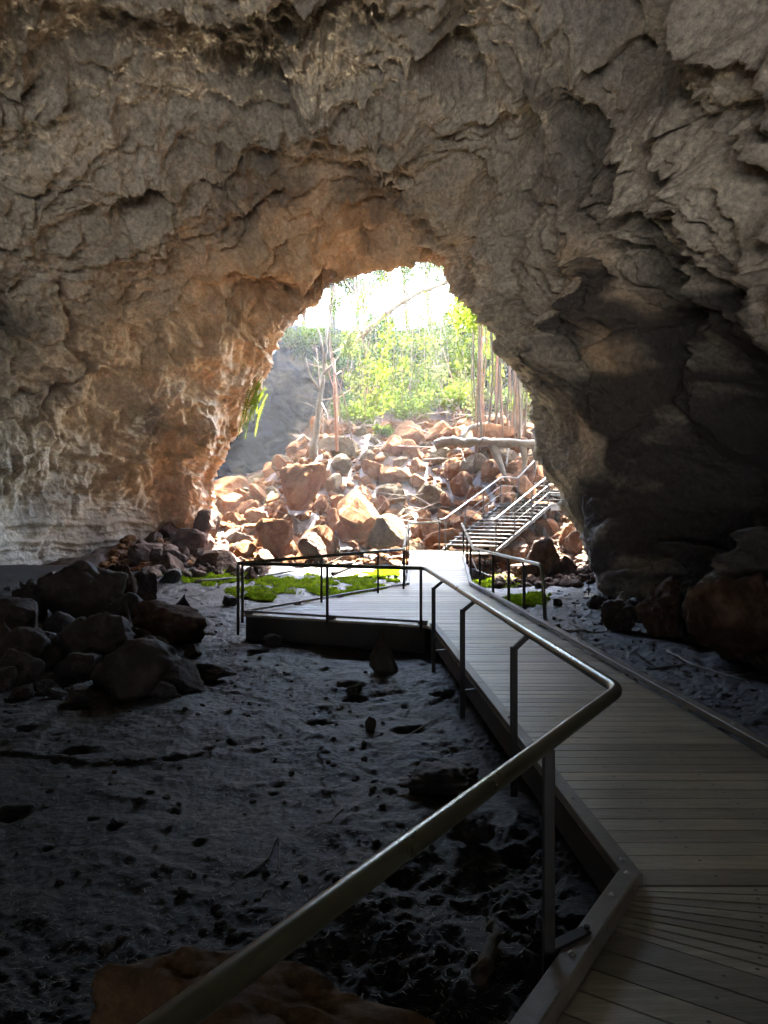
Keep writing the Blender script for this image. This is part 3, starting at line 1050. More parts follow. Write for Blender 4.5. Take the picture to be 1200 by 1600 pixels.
def px_ground(px, py):
    """point of the finished ground seen at a pixel"""
    z = -.42
    for _ in range(12):
        q = G(px, max(py, HOR + 6), z); z = .5 * z + .5 * gz(q.x, min(q.y, 45))
    return q


def rock_px(seed, x0, x1, ytop, ybase, mat, label, rot=None, deep=.25, depth=1.0, group=None, name='boulder', cat='boulder', taper=0, **k):
    q = px_ground((x0 + x1) / 2, ybase)
    d = q.y; w = (x1 - x0) / FPX * d; h = (ybase - ytop) / FPX * d
    k.setdefault('rough', .09); k.setdefault('sharp', .6); k.setdefault('planes', 8)
    me = rock_mesh(name, seed, 5, M[mat], **k)
    co = np.array([tuple(v.co) for v in me.vertices])
    R = Matrix.Rotation(rot if rot is not None else random.Random(seed).uniform(0, 6.28), 3, 'Z')
    co = co @ np.array(R).T
    mn, mx = co.min(0), co.max(0)
    hh = h * (1 + deep)
    co = (co - (mn + mx) / 2) / (mx - mn) * np.array([w, w * depth, hh])
    if taper:
        tt = np.clip((co[:, 2:3] / hh + .5 - .15) / .85, 0, 1); co[:, :2] *= 1 - taper * tt
    me.vertices.foreach_set('co', co.astype(np.float32).ravel()); me.update()
    o = bpy.data.objects.new(name, me); COL.objects.link(o)
    o.location = (q.x, q.y + w * depth * .45, q.z + h - hh / 2)
    return tag(o, label, cat, group)


# left pile, each its own stone
rock_px(11, 36, 175, 878, 985, 'dark_rock', 'tallest dark boulder at the back of the left rock pile against the bedded wall', depth=.9, planes=9)
rock_px(12, 0, 60, 905, 985, 'dark_rock', 'black boulder at the left picture edge behind the rock pile', depth=.9)
rock_px(13, 150, 205, 880, 960, 'brown', 'brown block leaning on the tallest boulder of the left pile', depth=.9)
rock_px(14, 198, 242, 893, 948, 'brown', 'upright brown block right of the left pile beside the orange wall foot', depth=.9)
rock_px(15, 188, 318, 945, 1012, 'brown', 'flat pale topped slab sloping down to the mud at the right of the pile', rot=.4, depth=.9, planes=7)
rock_px(16, 163, 212, 938, 1022, 'dark_rock', 'pointed dark stone standing left of the flat pale topped slab', depth=.8, planes=7, taper=.8)
rock_px(17, 70, 190, 963, 1045, 'dark_rock', 'wide black boulder in the middle of the left pile', depth=.9, planes=10)
rock_px(18, 132, 272, 1006, 1092, 'dark_rock', 'front boulder of the left pile with a lit right facet', rot=2.2, depth=.9, planes=8)
rock_px(19, -40, 60, 985, 1050, 'dark_rock', 'black boulder cut by the left picture edge in front of the pile', depth=.9)
rock_px(20, 15, 56, 975, 1002, 'brown', 'small pale rounded stone perched on the left pile', depth=.9)
rock_px(21, 224, 262, 998, 1040, 'brown', 'small pale angular stone right of the pile\'s front boulder', depth=.9)
rock_px(22, 250, 316, 930, 972, 'dark_rock', 'triangular dark stone standing alone behind the left pile', depth=.9, planes=6, taper=.85)
rock_px(23, 272, 366, 1040, 1068, 'dark_rock', 'long low dark stone half sunk in the mud right of the pile', depth=.6)
rock_px(24, 345, 368, 930, 948, 'dark_rock', 'small round dark stone left of the platform corner', depth=.9)
rock_px(25, 565, 626, 992, 1052, 'dark_rock', 'pyramid shaped dark rock in front of the platform skirt', rot=.6, depth=.9, planes=6, sharp=.6, taper=.95)
rock_px(26, 540, 566, 1072, 1090, 'dark_rock', 'small dark stone on the mud below the pyramid shaped rock', depth=.9)
rock_px(27, 570, 588, 1120, 1142, 'dark_rock', 'tiny upright dark stone on open mud in the middle', depth=.8)
rock_px(28, 410, 440, 992, 1012, 'dark_rock', 'small dark stone under the front edge of the platform', depth=.9)
rock_px(29, 30, 700, 1600, 1860, 'near_rock', 'big ochre brown rock at the bottom edge below the near handrail', depth=.55, planes=14, rough=.10, rot=1.0)
rock_px(30, 620, 760, 1205, 1250, 'dark_rock', 'low brown rock ledge beside the walkway behind the near handrail', depth=.9, rough=.14, planes=16)
rock_px(31, 705, 780, 1285, 1325, 'dark_rock', 'rounded wet dark lump between near post and low rock ledge', depth=.9, rough=.12, planes=16)
# right side
rock_px(41, 1092, 1290, 900, 1040, 'brown', 'large reddish brown boulder at the right picture edge under the wall', depth=.8, rough=.1)
rock_px(42, 1005, 1092, 902, 998, 'brown', 'rough brown boulder against the foot of the right wall', depth=.9, rough=.14, planes=14)
rock_px(43, 948, 1004, 940, 988, 'dark_rock', 'low dark boulder at the corner of the right wall foot', depth=.9, rough=.14)
rock_px(44, 866, 880, 935, 948, 'dark_rock', 'small black stone on the mud right of the bent handrail end', depth=.9)
# shaded rocks under and right of the staircase
k = 0
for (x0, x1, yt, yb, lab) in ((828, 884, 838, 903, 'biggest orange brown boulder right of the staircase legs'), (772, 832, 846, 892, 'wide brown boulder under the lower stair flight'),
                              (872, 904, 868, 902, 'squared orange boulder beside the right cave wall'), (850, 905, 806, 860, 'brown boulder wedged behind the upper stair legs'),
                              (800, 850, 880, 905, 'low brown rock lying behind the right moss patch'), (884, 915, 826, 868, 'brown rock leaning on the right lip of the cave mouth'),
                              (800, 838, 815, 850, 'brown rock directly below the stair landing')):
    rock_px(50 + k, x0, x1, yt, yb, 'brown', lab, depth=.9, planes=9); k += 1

# mound
MV = [rock_mesh('boulder', 200 + i, 4, M['mound'], planes=7 + i % 4, rough=.06) for i in range(12)]
MP = [rock_mesh('boulder', 230 + i, 4, M['pale_rock'], planes=9 + i % 5, rough=.05) for i in range(5)]
MBR = [rock_mesh('boulder', 250 + i, 4, M['brown'], planes=10 + i % 5, rough=.07) for i in range(7)]
rr = random.Random(77)
placed = []


def try_rock(x, y, r, k=.72):
    for (a, b, c) in placed:
        if (a - x) ** 2 + (b - y) ** 2 < ((r + c) * k) ** 2: return False
    placed.append((x, y, r)); return True


def rot3(): return (rr.uniform(0, 6.3), rr.uniform(0, 6.3), rr.uniform(0, 6.3))


for (px_, py_, d_, w_, lab, mv) in ((555, 800, 26.6, 75, 'big squared orange boulder low in the middle of the sunlit mound', MV[0]), (465, 750, 28.5, 80, 'large tilted orange slab bright on the left shoulder of the mound', MV[1]),
                                (605, 835, 25.6, 62, 'pale faceted boulder right of centre at the mound foot', MP[0]), (492, 858, 24.6, 48, 'dark pointed boulder at the mound foot behind the platform rail', MBR[0]),
                                (530, 700, 33, 70, 'mossy green grey boulder on the crest behind the mound', MP[1]), (745, 728, 30, 45, 'rounded grey boulder below the fallen root log', MP[2]),
                                (430, 835, 25.8, 60, 'orange boulder glowing in the brightest spot at the left mound foot', MV[3])):
    q = W(px_, py_, d_); r = w_ / FPX * d_ / 2 * 1.15
    placed.append((q.x, q.y, r))
    place_rock(mv, q, (r, r * .9, r * .85), rot3(), lab)
n_m = 0
for r in [1.0] * 7 + [.74] * 30 + [.5] * 100 + [.34] * 140:
    for _ in range(40):
        x = rr.uniform(-8.2, 8.0); y = rr.uniform(24.3, 37)
        if y < toe_y(x) - .2: continue
        if 0.5 < x < 3.4 and y < 24.6: continue
        r2 = r * rr.uniform(.85, 1.15)
        if x > 2.8 and y < 27.5: r2 = min(r2, .6)
        if try_rock(x, y, r2):
            left = x < -4.6 - .25 * (28 - y) and y < 28.5
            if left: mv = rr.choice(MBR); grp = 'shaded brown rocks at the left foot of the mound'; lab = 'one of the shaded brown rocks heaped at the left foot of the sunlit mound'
            elif rr.random() < (.3 if y > 31.5 else .08): mv = rr.choice(MP); grp = 'pale boulders among the mound'; lab = 'one of the pale grey boulders mixed into the sunlit mound'
            else: mv = rr.choice(MV); grp = 'orange boulders heaped on the mound'; lab = 'one of the orange basalt boulders heaped on the sunlit mound'
            place_rock(mv, (x, y, ground_h(np.array([x]), np.array([y]))[0] + r2 * rr.uniform(.05, .45)), (r2 * rr.uniform(.85, 1.25), r2 * rr.uniform(.8, 1.1), r2 * rr.uniform(.6, .9)), rot3(), lab, grp)
            n_m += 1
            break
# rubble in shade below the orange wall on the left
rock_px(60, 252, 322, 808, 862, 'brown', 'big reddish brown boulder at the foot of the orange pillar', depth=.9, planes=8)
rock_px(61, 232, 290, 850, 890, 'brown', 'long grey brown boulder below the orange pillar boulder', depth=.9)
for i in range(64):
    for _ in range(30):
        pxx = rr.uniform(228, 420); pyy = rr.uniform(852, 905)
        q = px_ground(pxx, pyy); r = rr.choice([.18, .25, .35, .5]) * rr.uniform(.8, 1.2)
        if try_rock(q.x, q.y, r, .8):
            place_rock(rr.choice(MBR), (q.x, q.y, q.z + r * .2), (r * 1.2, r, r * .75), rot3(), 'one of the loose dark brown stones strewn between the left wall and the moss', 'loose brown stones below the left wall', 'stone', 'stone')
            break


def scatter_mesh(name, pts, radii, mat, sub=2, seed=1, kind='stuff', label=None, cat=None):
    """many little stones as one mesh"""
    rs = np.random.RandomState(seed)
    bases = [rock_shape(900 + i, sub, planes=8, rough=.08)[0] for i in range(8)]
    f = ICO[sub][1]; V = []; F = []; b = 0
    for p, r in zip(pts, radii):
        v = bases[rs.randint(8)]
        q = rs.normal(size=(3, 3)); q, _ = np.linalg.qr(q)
        V.append((v @ q) * np.array([1, 1, .8]) * r + np.array(p)); F.append(f + b); b += len(v)
    o = mesh_obj(name, np.concatenate(V), np.concatenate(F), mat, None, False)
    return tag(o, label, cat, None, kind)


pts = []; rad = []
for i in range(2600):
    x = rr.uniform(-9, 9); y = rr.uniform(24, 36) if rr.random() < .8 else rr.uniform(22.5, 26)
    if y < toe_y(x) - .9: continue
    r = rr.uniform(.06, .24)
    pts.append((x, y, gz(x, y) + r * .2)); rad.append(r)
scatter_mesh('rubble', pts, rad, M['mound'], 2, 3, 'stuff', 'small orange rubble filling the gaps between the mound boulders', 'rubble')
pts = []; rad = []
for i in range(900):
    if rr.random() < .5: q = px_ground(rr.uniform(0, 620), rr.uniform(880, 1120) if rr.random() < .6 else rr.uniform(900, 1500))
    else: q = px_ground(rr.uniform(860, 1250), rr.uniform(905, 1060))
    r = rr.uniform(.006, .035) * (1 if q.y < 14 else 1.6)
    if 0 < q.x < 3 and q.y < 22: continue
    pts.append((q.x, q.y, gz(q.x, q.y) + r * .15)); rad.append(r)
scatter_mesh('gravel', pts, rad, M['dark_rock'], 2, 5, 'stuff', 'small dark pebbles scattered over the black mud floor', 'pebbles')
pts = []; rad = []
for i in range(700):
    x = rr.uniform(3.0, 7); y = rr.uniform(20, 25.5)
    r = rr.uniform(.04, .2)
    pts.append((x, y, gz(x, y) + r * .2)); rad.append(r)
scatter_mesh('rubble', pts, rad, M['brown'], 2, 6, 'stuff', 'brown rubble on the ground around the staircase legs', 'rubble')

# ------------------------------------------------------------------ moss, litter, sticks
def blade_mesh(name, pts, size, mat, label, cat, seed=1, flat=False, kind='stuff'):
    rs = np.random.RandomState(seed); pts = np.array(pts); n = len(pts)
    a = rs.uniform(0, 6.283, n); s = size * rs.uniform(.6, 1.4, n)
    dx = np.cos(a) * s; dy = np.sin(a) * s
    lean = rs.normal(size=(n, 2)) * s[:, None] * .6
    up = s * rs.uniform(.5, 1.2, n)
    if flat: up = s * 0; lean = np.stack([dx, dy], 1) * 3
    w = .35 if not flat else .22
    A = pts + np.stack([-dy * w, dx * w, 0 * a], 1); B = pts - np.stack([-dy * w, dx * w, 0 * a], 1)
    C = pts + np.stack([lean[:, 0], lean[:, 1], up], 1)
    if flat: C[:, 2] += .004
    V = np.stack([A, B, C], 1).reshape(-1, 3); F = np.arange(3 * n).reshape(-1, 3)
    o = mesh_obj(name, V, F, mat)
    return tag(o, label, cat, None, kind)


def moss_zone(poly, n, seed, label):
    """tufts on the ground inside a set of soft ellipses (cx, cy, rx, ry in metres)"""
    rs = np.random.RandomState(seed); out = []
    tries = 0
    while len(out) < n and tries < 40:
        tries += 1
        for (cx, cy_, rx, ry) in poly:
            m_ = 2500
            x = cx + rs.uniform(-1.3, 1.3, m_) * rx; y = cy_ + rs.uniform(-1.3, 1.3, m_) * ry
            p = np.stack([x, y, 0 * x], 1)
            e = ((x - cx) / rx) ** 2 + ((y - cy_) / ry) ** 2
            keep = (.7 - e + 1.6 * fbm(p, .9, 5, 61) + .8 * pn(p, 3.5, 3)) > .3
            keep &= ~((x > .45) & (x < 2.25) & (y < 24))
            lx = np.interp(y, [11.4, 12.7, 17.5], [.7, -2.5, .5]); keep &= ~((x > lx - .1) & (x < 2.2) & (y < 17.6))
            lump = .10 * np.clip(worley(p, 3.2, 88)[0] * -1 + .6, 0, 1)
            for q in zip(x[keep], y[keep], lump[keep]): out.append((q[0], q[1], gz(q[0], q[1]) + q[2]))
    blade_mesh('moss', out[:n], .055, M['moss'], label, 'moss', seed)


moss_zone([(-5.6, 21.8, 1.0, .9), (-4.2, 21.5, 1.5, 1.6), (-2.3, 20.2, 1.9, 2.0), (-.6, 19.6, 1.2, 1.6), (-.2, 22.0, 1.0, 1.4), (-3.0, 18.2, .9, .5)], 52000, 5, 'bright green moss on the mud behind the viewing platform')
moss_zone([(2.9, 20.6, .8, 1.8), (3.6, 18.6, .6, 1.0), (3.0, 17.2, .5, .7)], 16000, 6, 'bright green moss right of the ramp below the staircase')

rs_ = np.random.RandomState(9); L = []
for i in range(5200):
    if rs_.rand() < .75: q = px_ground(rs_.uniform(-20, 860), 905 + 700 * rs_.rand() ** .8)
    else: q = px_ground(rs_.uniform(860, 1250), rs_.uniform(930, 1150))
    if -.1 < q.x - (-.05) < 3 and q.y < 22 and q.x > lerp_pts(q.y, LEFT) - .1: continue
    L.append((q.x, q.y, gz(q.x, q.y) + .004))
blade_mesh('leaf_litter', L, .014, M['litter'], 'fine dry straw and leaf bits littering the black mud', 'litter', 3, True)


def stick(pts, r, label, mat='stick', name='fallen_branch', cat='fallen branch', group=None, twigs=0, seed=0):
    rg = random.Random(seed)
    pts = [Vector(p) for p in pts]
    P = []
    for i in range(len(pts) - 1):
        for k in range(6):
            q = pts[i].lerp(pts[i + 1], k / 6); P.append(q + Vector((rg.gauss(0, 1), rg.gauss(0, 1), rg.gauss(0, .4))) * min(r, .012) * .7)
    P.append(pts[-1])
    mb = MB(); mb.tube(P, [r * (1 - .7 * i / len(P)) for i in range(len(P))], 7)
    for k in range(twigs):
        i = rg.randrange(2, len(P) - 1); d_ = Vector((rg.gauss(0, 1), rg.gauss(0, 1), abs(rg.gauss(0, .3)))).normalized() * r * rg.uniform(14, 30)
        mb.tube([P[i], P[i] + d_ * .5, P[i] + d_ + Vector((0, 0, r))], [r * .5, r * .35, r * .15], 5)
    o = mb.build(name, M[mat], None, True)
    return tag(o, label, cat, group)


def gstick(pix, r, label, **k):
    pts = []
    for (a, b) in pix:
        q = px_ground(a, b); pts.append((q.x, q.y, gz(q.x, q.y) + r * 1.2))
    return stick(pts, r, label, **k)


gstick([(432, 1312), (418, 1345), (360, 1385), (305, 1448)], .006, 'long thin curved twig on the black mud left of the near handrail', seed=1)
gstick([(436, 1320), (438, 1360), (408, 1400), (402, 1450)], .005, 'thin forked twig lying beside the longer curved twig', seed=2, twigs=2)
gstick([(505, 1225), (528, 1262)], .007, 'short straight pale stick above the deep hollow in the mud', seed=3)
gstick([(535, 1265), (515, 1285), (495, 1292)], .006, 'short bent stick across the deep hollow in the mud', seed=4)
gstick([(752, 1542), (768, 1510), (772, 1470), (762, 1452)], .04, 'stubby pale log end in the mud left of the bottom post', mat='bark_grey', name='log', cat='log', seed=5)
gstick([(1042, 1018), (1080, 1040), (1170, 1068)], .018, 'long thin branch on the mud right of the walkway', seed=6, twigs=2)
gstick([(884, 988), (940, 990), (985, 984)], .02, 'dark branch lying level on the mud beside the right kerb', seed=7, twigs=3)
gstick([(1010, 1048), (1060, 1042), (1076, 1034)], .016, 'short dark branch in front of the long thin branch', seed=8, twigs=2)
gstick([(945, 978), (955, 1000)], .012, 'short upright twig on the mud near the right kerb', seed=9)
gstick([(700, 1115), (620, 1160), (560, 1165)], .006, 'thin dark twig on the mud beside the walkway', seed=10)
gstick([(305, 912), (400, 905), (520, 885), (600, 876)], .05, 'long dark branch lying across the green moss', seed=11, twigs=2)
gstick([(520, 900), (560, 884), (620, 872)], .06, 'thick bent branch on the moss behind the platform rail', seed=12, mat='bark_grey')

# marker on the right mud strip
q = px_ground(920, 936)
mk = empty('marker_stake', q, 'thin dark stake on a pale tilted foot block right of the walkway', 'marker stake')
m_ = MB(); m_.box(q + Vector((0, 0, .06)), Vector((.07, .16, .03)), Vector((-.09, .04, 0)), Vector((0, -.01, .035))); m_.build('foot_block', M['bolt'], mk)
m_ = MB(); m_.tube([q + Vector((0, 0, .09)), q + Vector((-.01, 0, .55)), q + Vector((-.03, 0, 1.15))], .012, 8); m_.build('stake', M['post'], mk)


# ------------------------------------------------------------------ vegetation
def leaves(pts, size, seed, droop=.3):
    """rhombic leaves, one per point"""
    rs = np.random.RandomState(seed); pts = np.array(pts); n = len(pts)
    a = rs.normal(size=(n, 3)); a[:, 2] -= droop; a /= np.linalg.norm(a, axis=1)[:, None]
    b = np.cross(a, rs.normal(size=(n, 3))); b /= np.linalg.norm(b, axis=1)[:, None]
    s = size * rs.uniform(.6, 1.4, n)[:, None]
    V = np.stack([pts - a * s * .5, pts + b * s * .28, pts + a * s * .5, pts - b * s * .28], 1).reshape(-1, 3)
    return V, np.arange(4 * n).reshape(-1, 4)


def clumps(rs, centres, n, spread):
    c = np.array(centres); i = rs.randint(len(c), size=n)
    d = rs.normal(size=(n, 3)); d /= np.linalg.norm(d, axis=1)[:, None]
    return c[i] + d * (rs.rand(n, 1) ** .5) * spread


def tree(base, height, spread, label, leaf='leaf', bark='bark_grey', seed=1, n=3500, lean=(0, 0), r=.14, group=None, lsize=.17, cat='tree'):
    rs = np.random.RandomState(seed); base = Vector(base)
    t = empty('leafy_tree', base, label, cat, group)
    top = base + Vector((lean[0], lean[1], height))
    mid = base.lerp(top, .5) + Vector(rs.normal(size=3) * .25)
    mb = MB(); P = bend([base - Vector((0, 0, .5)), mid, top], 2, 8)
    mb.tube(P, [r * (1 - .8 * i / len(P)) for i in range(len(P))], 9)
    cs = []
    for k in range(14):
        u = rs.uniform(.35, 1); s = base.lerp(top, u)
        d = Vector(rs.normal(size=3)); d.z = abs(d.z) * .5; d = d.normalized() * spread * rs.uniform(.5, 1)
        e = s + d
        mb.tube([s, s + d * .5 + Vector((0, 0, .2)), e], [r * .35, r * .22, r * .07], 6)
        for j in range(3):
            e2 = s + d * rs.uniform(.5, 1.1) + Vector(rs.normal(size=3) * .45)
            mb.tube([s + d * .5, e2], [r * .15, r * .05], 5)
            cs.append(tuple(e2))
        cs.append(tuple(e))
    mb.build('trunk', M[bark], t, True)
    V, F = leaves(clumps(rs, cs, n, .62), lsize, seed)
    mesh_obj('crown', V, F, M[leaf], t)
    return t


def shrub(base, r, h, label, leaf='leaf', seed=1, n=1500, group=None, lsize=.14):
    rs = np.random.RandomState(seed); base = Vector(base)
    t = empty('shrub', base, label, 'shrub', group)
    mb = MB(); cs = []
    for k in range(11):
        a = rs.uniform(0, 6.28); rr_ = r * rs.uniform(.2, 1)
        e = base + Vector((math.cos(a) * rr_, math.sin(a) * rr_, h * rs.uniform(.4, 1)))
        mb.tube([base, base.lerp(e, .5) + Vector((0, 0, .15)), e], [.03, .02, .008], 5); cs += [tuple(e), tuple(base.lerp(e, .75))]
    mb.build('stem', M['vine'], t, True)
    V, F = leaves(clumps(rs, cs, n, r * .4), lsize, seed)
    mesh_obj('foliage', V, F, M[leaf], t)
    return t


# trees on the rim of the pit and on its back slope
spec = [(350, 560, 46, 6, 'leafy tree at the far left of the pit rim above the bare cliff', 'leaf3'), (470, 530, 47, 5.5, 'pale leafy tree on the rim above the blue shaded cliff', 'leaf3'),
        (560, 540, 46, 6, 'leafy tree on the rim behind the twin hanging vines', 'leaf'), (640, 535, 48, 7.5, 'tall leafy tree on the rim in the middle of the cave mouth', 'leaf'),
        (715, 540, 46, 8.0, 'tall yellow green tree on the rim left of the fig roots', 'leaf'), (790, 530, 47, 7, 'leafy tree behind the hanging fig roots', 'leaf'),
        (520, 535, 47, 9.5, 'tall thin crowned tree rising above the left part of the mouth', 'leaf3'), (675, 535, 47.5, 11, 'tallest tree, its open crown filling the notch at the top', 'leaf'),
        (600, 610, 43.5, 3.6, 'small tree against the cliff in the middle of the pit', 'leaf2'), (690, 620, 43, 4.4, 'small bright tree growing on the slope behind the mound crest', 'leaf'),
        (770, 620, 42, 4.0, 'small leafy tree on the slope beside the fig roots', 'leaf3'), (860, 600, 43, 5, 'leafy tree mostly hidden behind the right lip of the mouth', 'leaf')]
for i, (px_, py_, d_, h_, lab, lf) in enumerate(spec):
    b = W(px_, py_, d_)
    tree(b, h_, h_ * .42, lab, lf, 'bark_grey', 300 + i, int(1100 * h_), (rr.uniform(-.8, .8), -rr.uniform(.2, 1.5)), .09 + .012 * h_, 'trees round the collapse pit', .2)
spec = [(560, 668, 35, .9, 1.0, 'leafy shrub on the crest of the mound left of centre', 'leaf'), (640, 660, 35, 1.2, 1.3, 'bright green shrub on the crest in the middle of the mound', 'leaf'),
        (690, 650, 36, 1.2, 1.6, 'yellow green shrub right of the mound crest', 'leaf'), (735, 640, 37, 1.1, 1.7, 'shrub growing behind the fallen root log', 'leaf3'),
        (790, 655, 36, .9, 1.2, 'dull green shrub right behind the fallen root log', 'leaf2'), (530, 655, 38, 1.1, 1.2, 'small dark shrub beside the leaning pale trunk', 'leaf2'),
        (600, 690, 33.5, .5, .6, 'low green plant spilling over the boulders below the crest', 'leaf'), (655, 640, 40, 1.6, 2.6, 'tall shrub at the back of the pit in the middle', 'leaf'),
        (600, 630, 41, 1.5, 2.2, 'shrub with many dead stems at the foot of the back cliff', 'leaf3'), (720, 600, 40, 1.5, 2.4, 'tall light green shrub left of the fig root columns', 'leaf'),
        (470, 575, 43.5, 1.6, 1.4, 'pale shrub clinging to the top of the left cliff', 'leaf3'), (520, 560, 43.0, 1.5, 1.4, 'shrub hanging over the cliff behind the pale trunk', 'leaf3'),
        (450, 548, 42.5, 1.2, 1.2, 'dry pale shrub at the upper left edge of the bare cliff', 'leaf3'), (492, 552, 42.2, 1.0, 1.6, 'bushy green shrub on the cliff edge between two pale shrubs', 'leaf'),
        (545, 590, 41.0, 1.2, 1.6, 'dark shrub half way down the back cliff left of centre', 'leaf2'), (505, 600, 42, 1.0, 1.3, 'sparse shrub rooted in the blue shaded cliff face', 'leaf3'),
        (820, 650, 34, .8, 1.2, 'shrub beside the right lip above the root log', 'leaf')]
for i, (px_, py_, d_, r_, h_, lab, lf) in enumerate(spec):
    shrub(W(px_, py_, d_), r_, h_, lab, lf, 400 + i, int(900 * (r_ + .5)), 'shrubs in the collapse pit', .13)

# vines and hanging roots
vrs = np.random.RandomState(12)


def vine(top, bot, r, label, leafy=0, seed=0, group='vines hanging into the collapse pit', mat='vine', name='hanging_vine', cat='vine', wob=.12, leaf='leaf'):
    rs = np.random.RandomState(seed); top = Vector(top); bot = Vector(bot)
    n = 16; ph = rs.uniform(0, 6, 4); L = (top - bot).length
    P = []
    for i in range(n + 1):
        t = i / n; q = top.lerp(bot, t)
        q += Vector((math.sin(t * 5 + ph[0]) * wob + math.sin(t * 13 + ph[1]) * wob * .3, math.sin(t * 6 + ph[2]) * wob, 0))
        P.append(q)
    mb = MB(); mb.tube(P, [r * (1 - .35 * i / n) for i in range(n + 1)], 6)
    if leafy:
        t = empty(name, P[-1], label, cat, group); mb.build('stem', M[mat], t, True)
        c = [tuple(P[i]) for i in range(2, n + 1)]
        V, F = leaves(clumps(rs, [c[j] for j in rs.randint(len(c), size=7)], int(leafy * .8), .48), .14, seed, .6); mesh_obj('foliage', V, F, M[leaf], t)
    else:
        t = mb.build(name, M[mat], None, True); tag(t, label, cat, group)
    return t


vine(W(508, 425, 31), W(545, 690, 30.5), .035, 'left one of the twin dark vines hanging in front of the left cliff', 0, 1, wob=.22)
vine(W(519, 425, 31.4), W(532, 690, 31), .03, 'right one of the twin dark vines hanging in front of the left cliff', 0, 2, wob=.18)
vine(W(575, 405, 32), W(566, 640, 32), .03, 'dark vine with small leaves hanging left of the middle of the mouth', 260, 3)
vine(W(601, 400, 31), W(600, 590, 31), .03, 'straight leafy vine hanging in the middle of the mouth', 420, 4, wob=.06)
vine(W(634, 470, 34), W(630, 640, 34), .02, 'slim leafy vine right of the straight leafy vine', 500, 5)
vine(W(655, 410, 33), W(665, 590, 33), .025, 'vine hanging below the top notch of the mouth', 200, 6)
for i in range(44):
    px_ = vrs.uniform(545, 840); d_ = vrs.uniform(32, 42); yt = vrs.uniform(400, 560); yb = vrs.uniform(600, 670)
    lf = int(vrs.choice([0, 300, 600, 800]))
    lab = 'one of the leafy green vines hanging in the pit' if lf else 'one of the bare brown vines hanging in the pit'
    vine(W(px_, yt, d_), W(px_ + vrs.uniform(-25, 25), yb, d_), vrs.uniform(.015, .035), lab, lf, 30 + i, 'leafy vines hanging in the pit' if lf else 'bare vines hanging in the pit', leaf=vrs.choice(['leaf', 'leaf', 'leaf3']))
# the fig: a bundle of aerial roots at the right, one tree
fig = empty('fig_tree', W(770, 700, 31), 'strangler fig with a bundle of pale vertical roots at the right of the mouth', 'tree')
for i in range(40):
    px_ = vrs.uniform(738, 825); d_ = vrs.uniform(29.5, 32.5); r_ = vrs.choice([.015, .02, .03, .05]); th = vrs.uniform(-.2, .2)
    mb = MB(); a = W(px_ + vrs.uniform(-6, 6), 440, d_); b = W(px_, vrs.uniform(675, 705), d_); P = []
    for k in range(13):
        t = k / 12; P.append(a.lerp(b, t) + Vector((math.sin(t * 7 + i) * .06, math.sin(t * 5 + 2 * i) * .06, 0)))
    mb.tube(P, [r_ * (.9 + .25 * (k / 12)) for k in range(13)], 8); mb.build('root', M['bark_grey' if i % 3 else 'bark_red'], fig, True)
cs = [tuple(W(vrs.uniform(715, 850), vrs.uniform(395, 500), vrs.uniform(29, 34))) for _ in range(26)]
V, F = leaves(clumps(vrs, cs, 5200, .75), .17, 5); mesh_obj('crown', V, F, M['leaf'], fig)


def limb(pix, r, label, mat, name='tree_trunk', cat='trunk', branches=(), seed=0, taper=.5, group=None):
    rg = random.Random(seed); P = [W(*q) for q in pix]; P = bend(P, 1.2, 5)
    Q = [p + Vector((rg.gauss(0, 1), rg.gauss(0, 1), rg.gauss(0, 1))) * r * .15 for p in P]
    mb = MB(); mb.tube(Q, [r * (1 - taper * i / len(Q)) * (1 + .12 * math.sin(i * 1.7)) for i in range(len(Q))], 10)
    if not branches:
        return tag(mb.build(name, M[mat], None, True), label, cat, group)
    t = empty(name, Q[0], label, cat, group); mb.build('trunk', M[mat], t, True)
    for k, (bp, br) in enumerate(branches):
        m2 = MB(); B = bend([W(*q) for q in bp], .8, 4); m2.tube(B, [br * (1 - .7 * i / len(B)) for i in range(len(B))], 8); m2.build('branch', M[mat], t, True)
    return t


limb([(487, 722, 32), (493, 680, 32.2), (500, 620, 32.4), (508, 560, 32.6), (514, 490, 32.8)], .17, 'pale leaning dead trunk standing at the left end of the mound', 'bark_grey', 'dead_tree', 'dead tree',
     [([(502, 612, 32.4), (485, 590, 32.2), (478, 560, 32)], .06), ([(505, 585, 32.4), (530, 560, 32.5), (545, 520, 33)], .06), ([(500, 625, 32.4), (512, 650, 32), (508, 670, 32)], .04), ([(507, 565, 32.5), (500, 520, 32.7), (485, 490, 33)], .05)], 1, .75)
limb([(526, 705, 31), (524, 640, 31), (522, 560, 31.2)], .075, 'thin straight reddish trunk right of the pale dead trunk', 'bark_red', 'thin_trunk', 'trunk', (), 2, .3)
limb([(548, 540, 35), (600, 492, 35), (640, 464, 35), (700, 440, 35), (760, 425, 35)], .14, 'diagonal bare branch crossing the bright sky in the mouth', 'bark_grey', 'leaning_tree', 'leaning tree',
     [([(640, 464, 35), (622, 440, 35), (612, 410, 34.5)], .05), ([(640, 464, 35), (665, 475, 35), (690, 478, 35)], .05), ([(640, 466, 35), (660, 430, 35), (672, 405, 35)], .05), ([(590, 500, 35), (560, 470, 35), (540, 440, 35)], .04)], 3, .4)
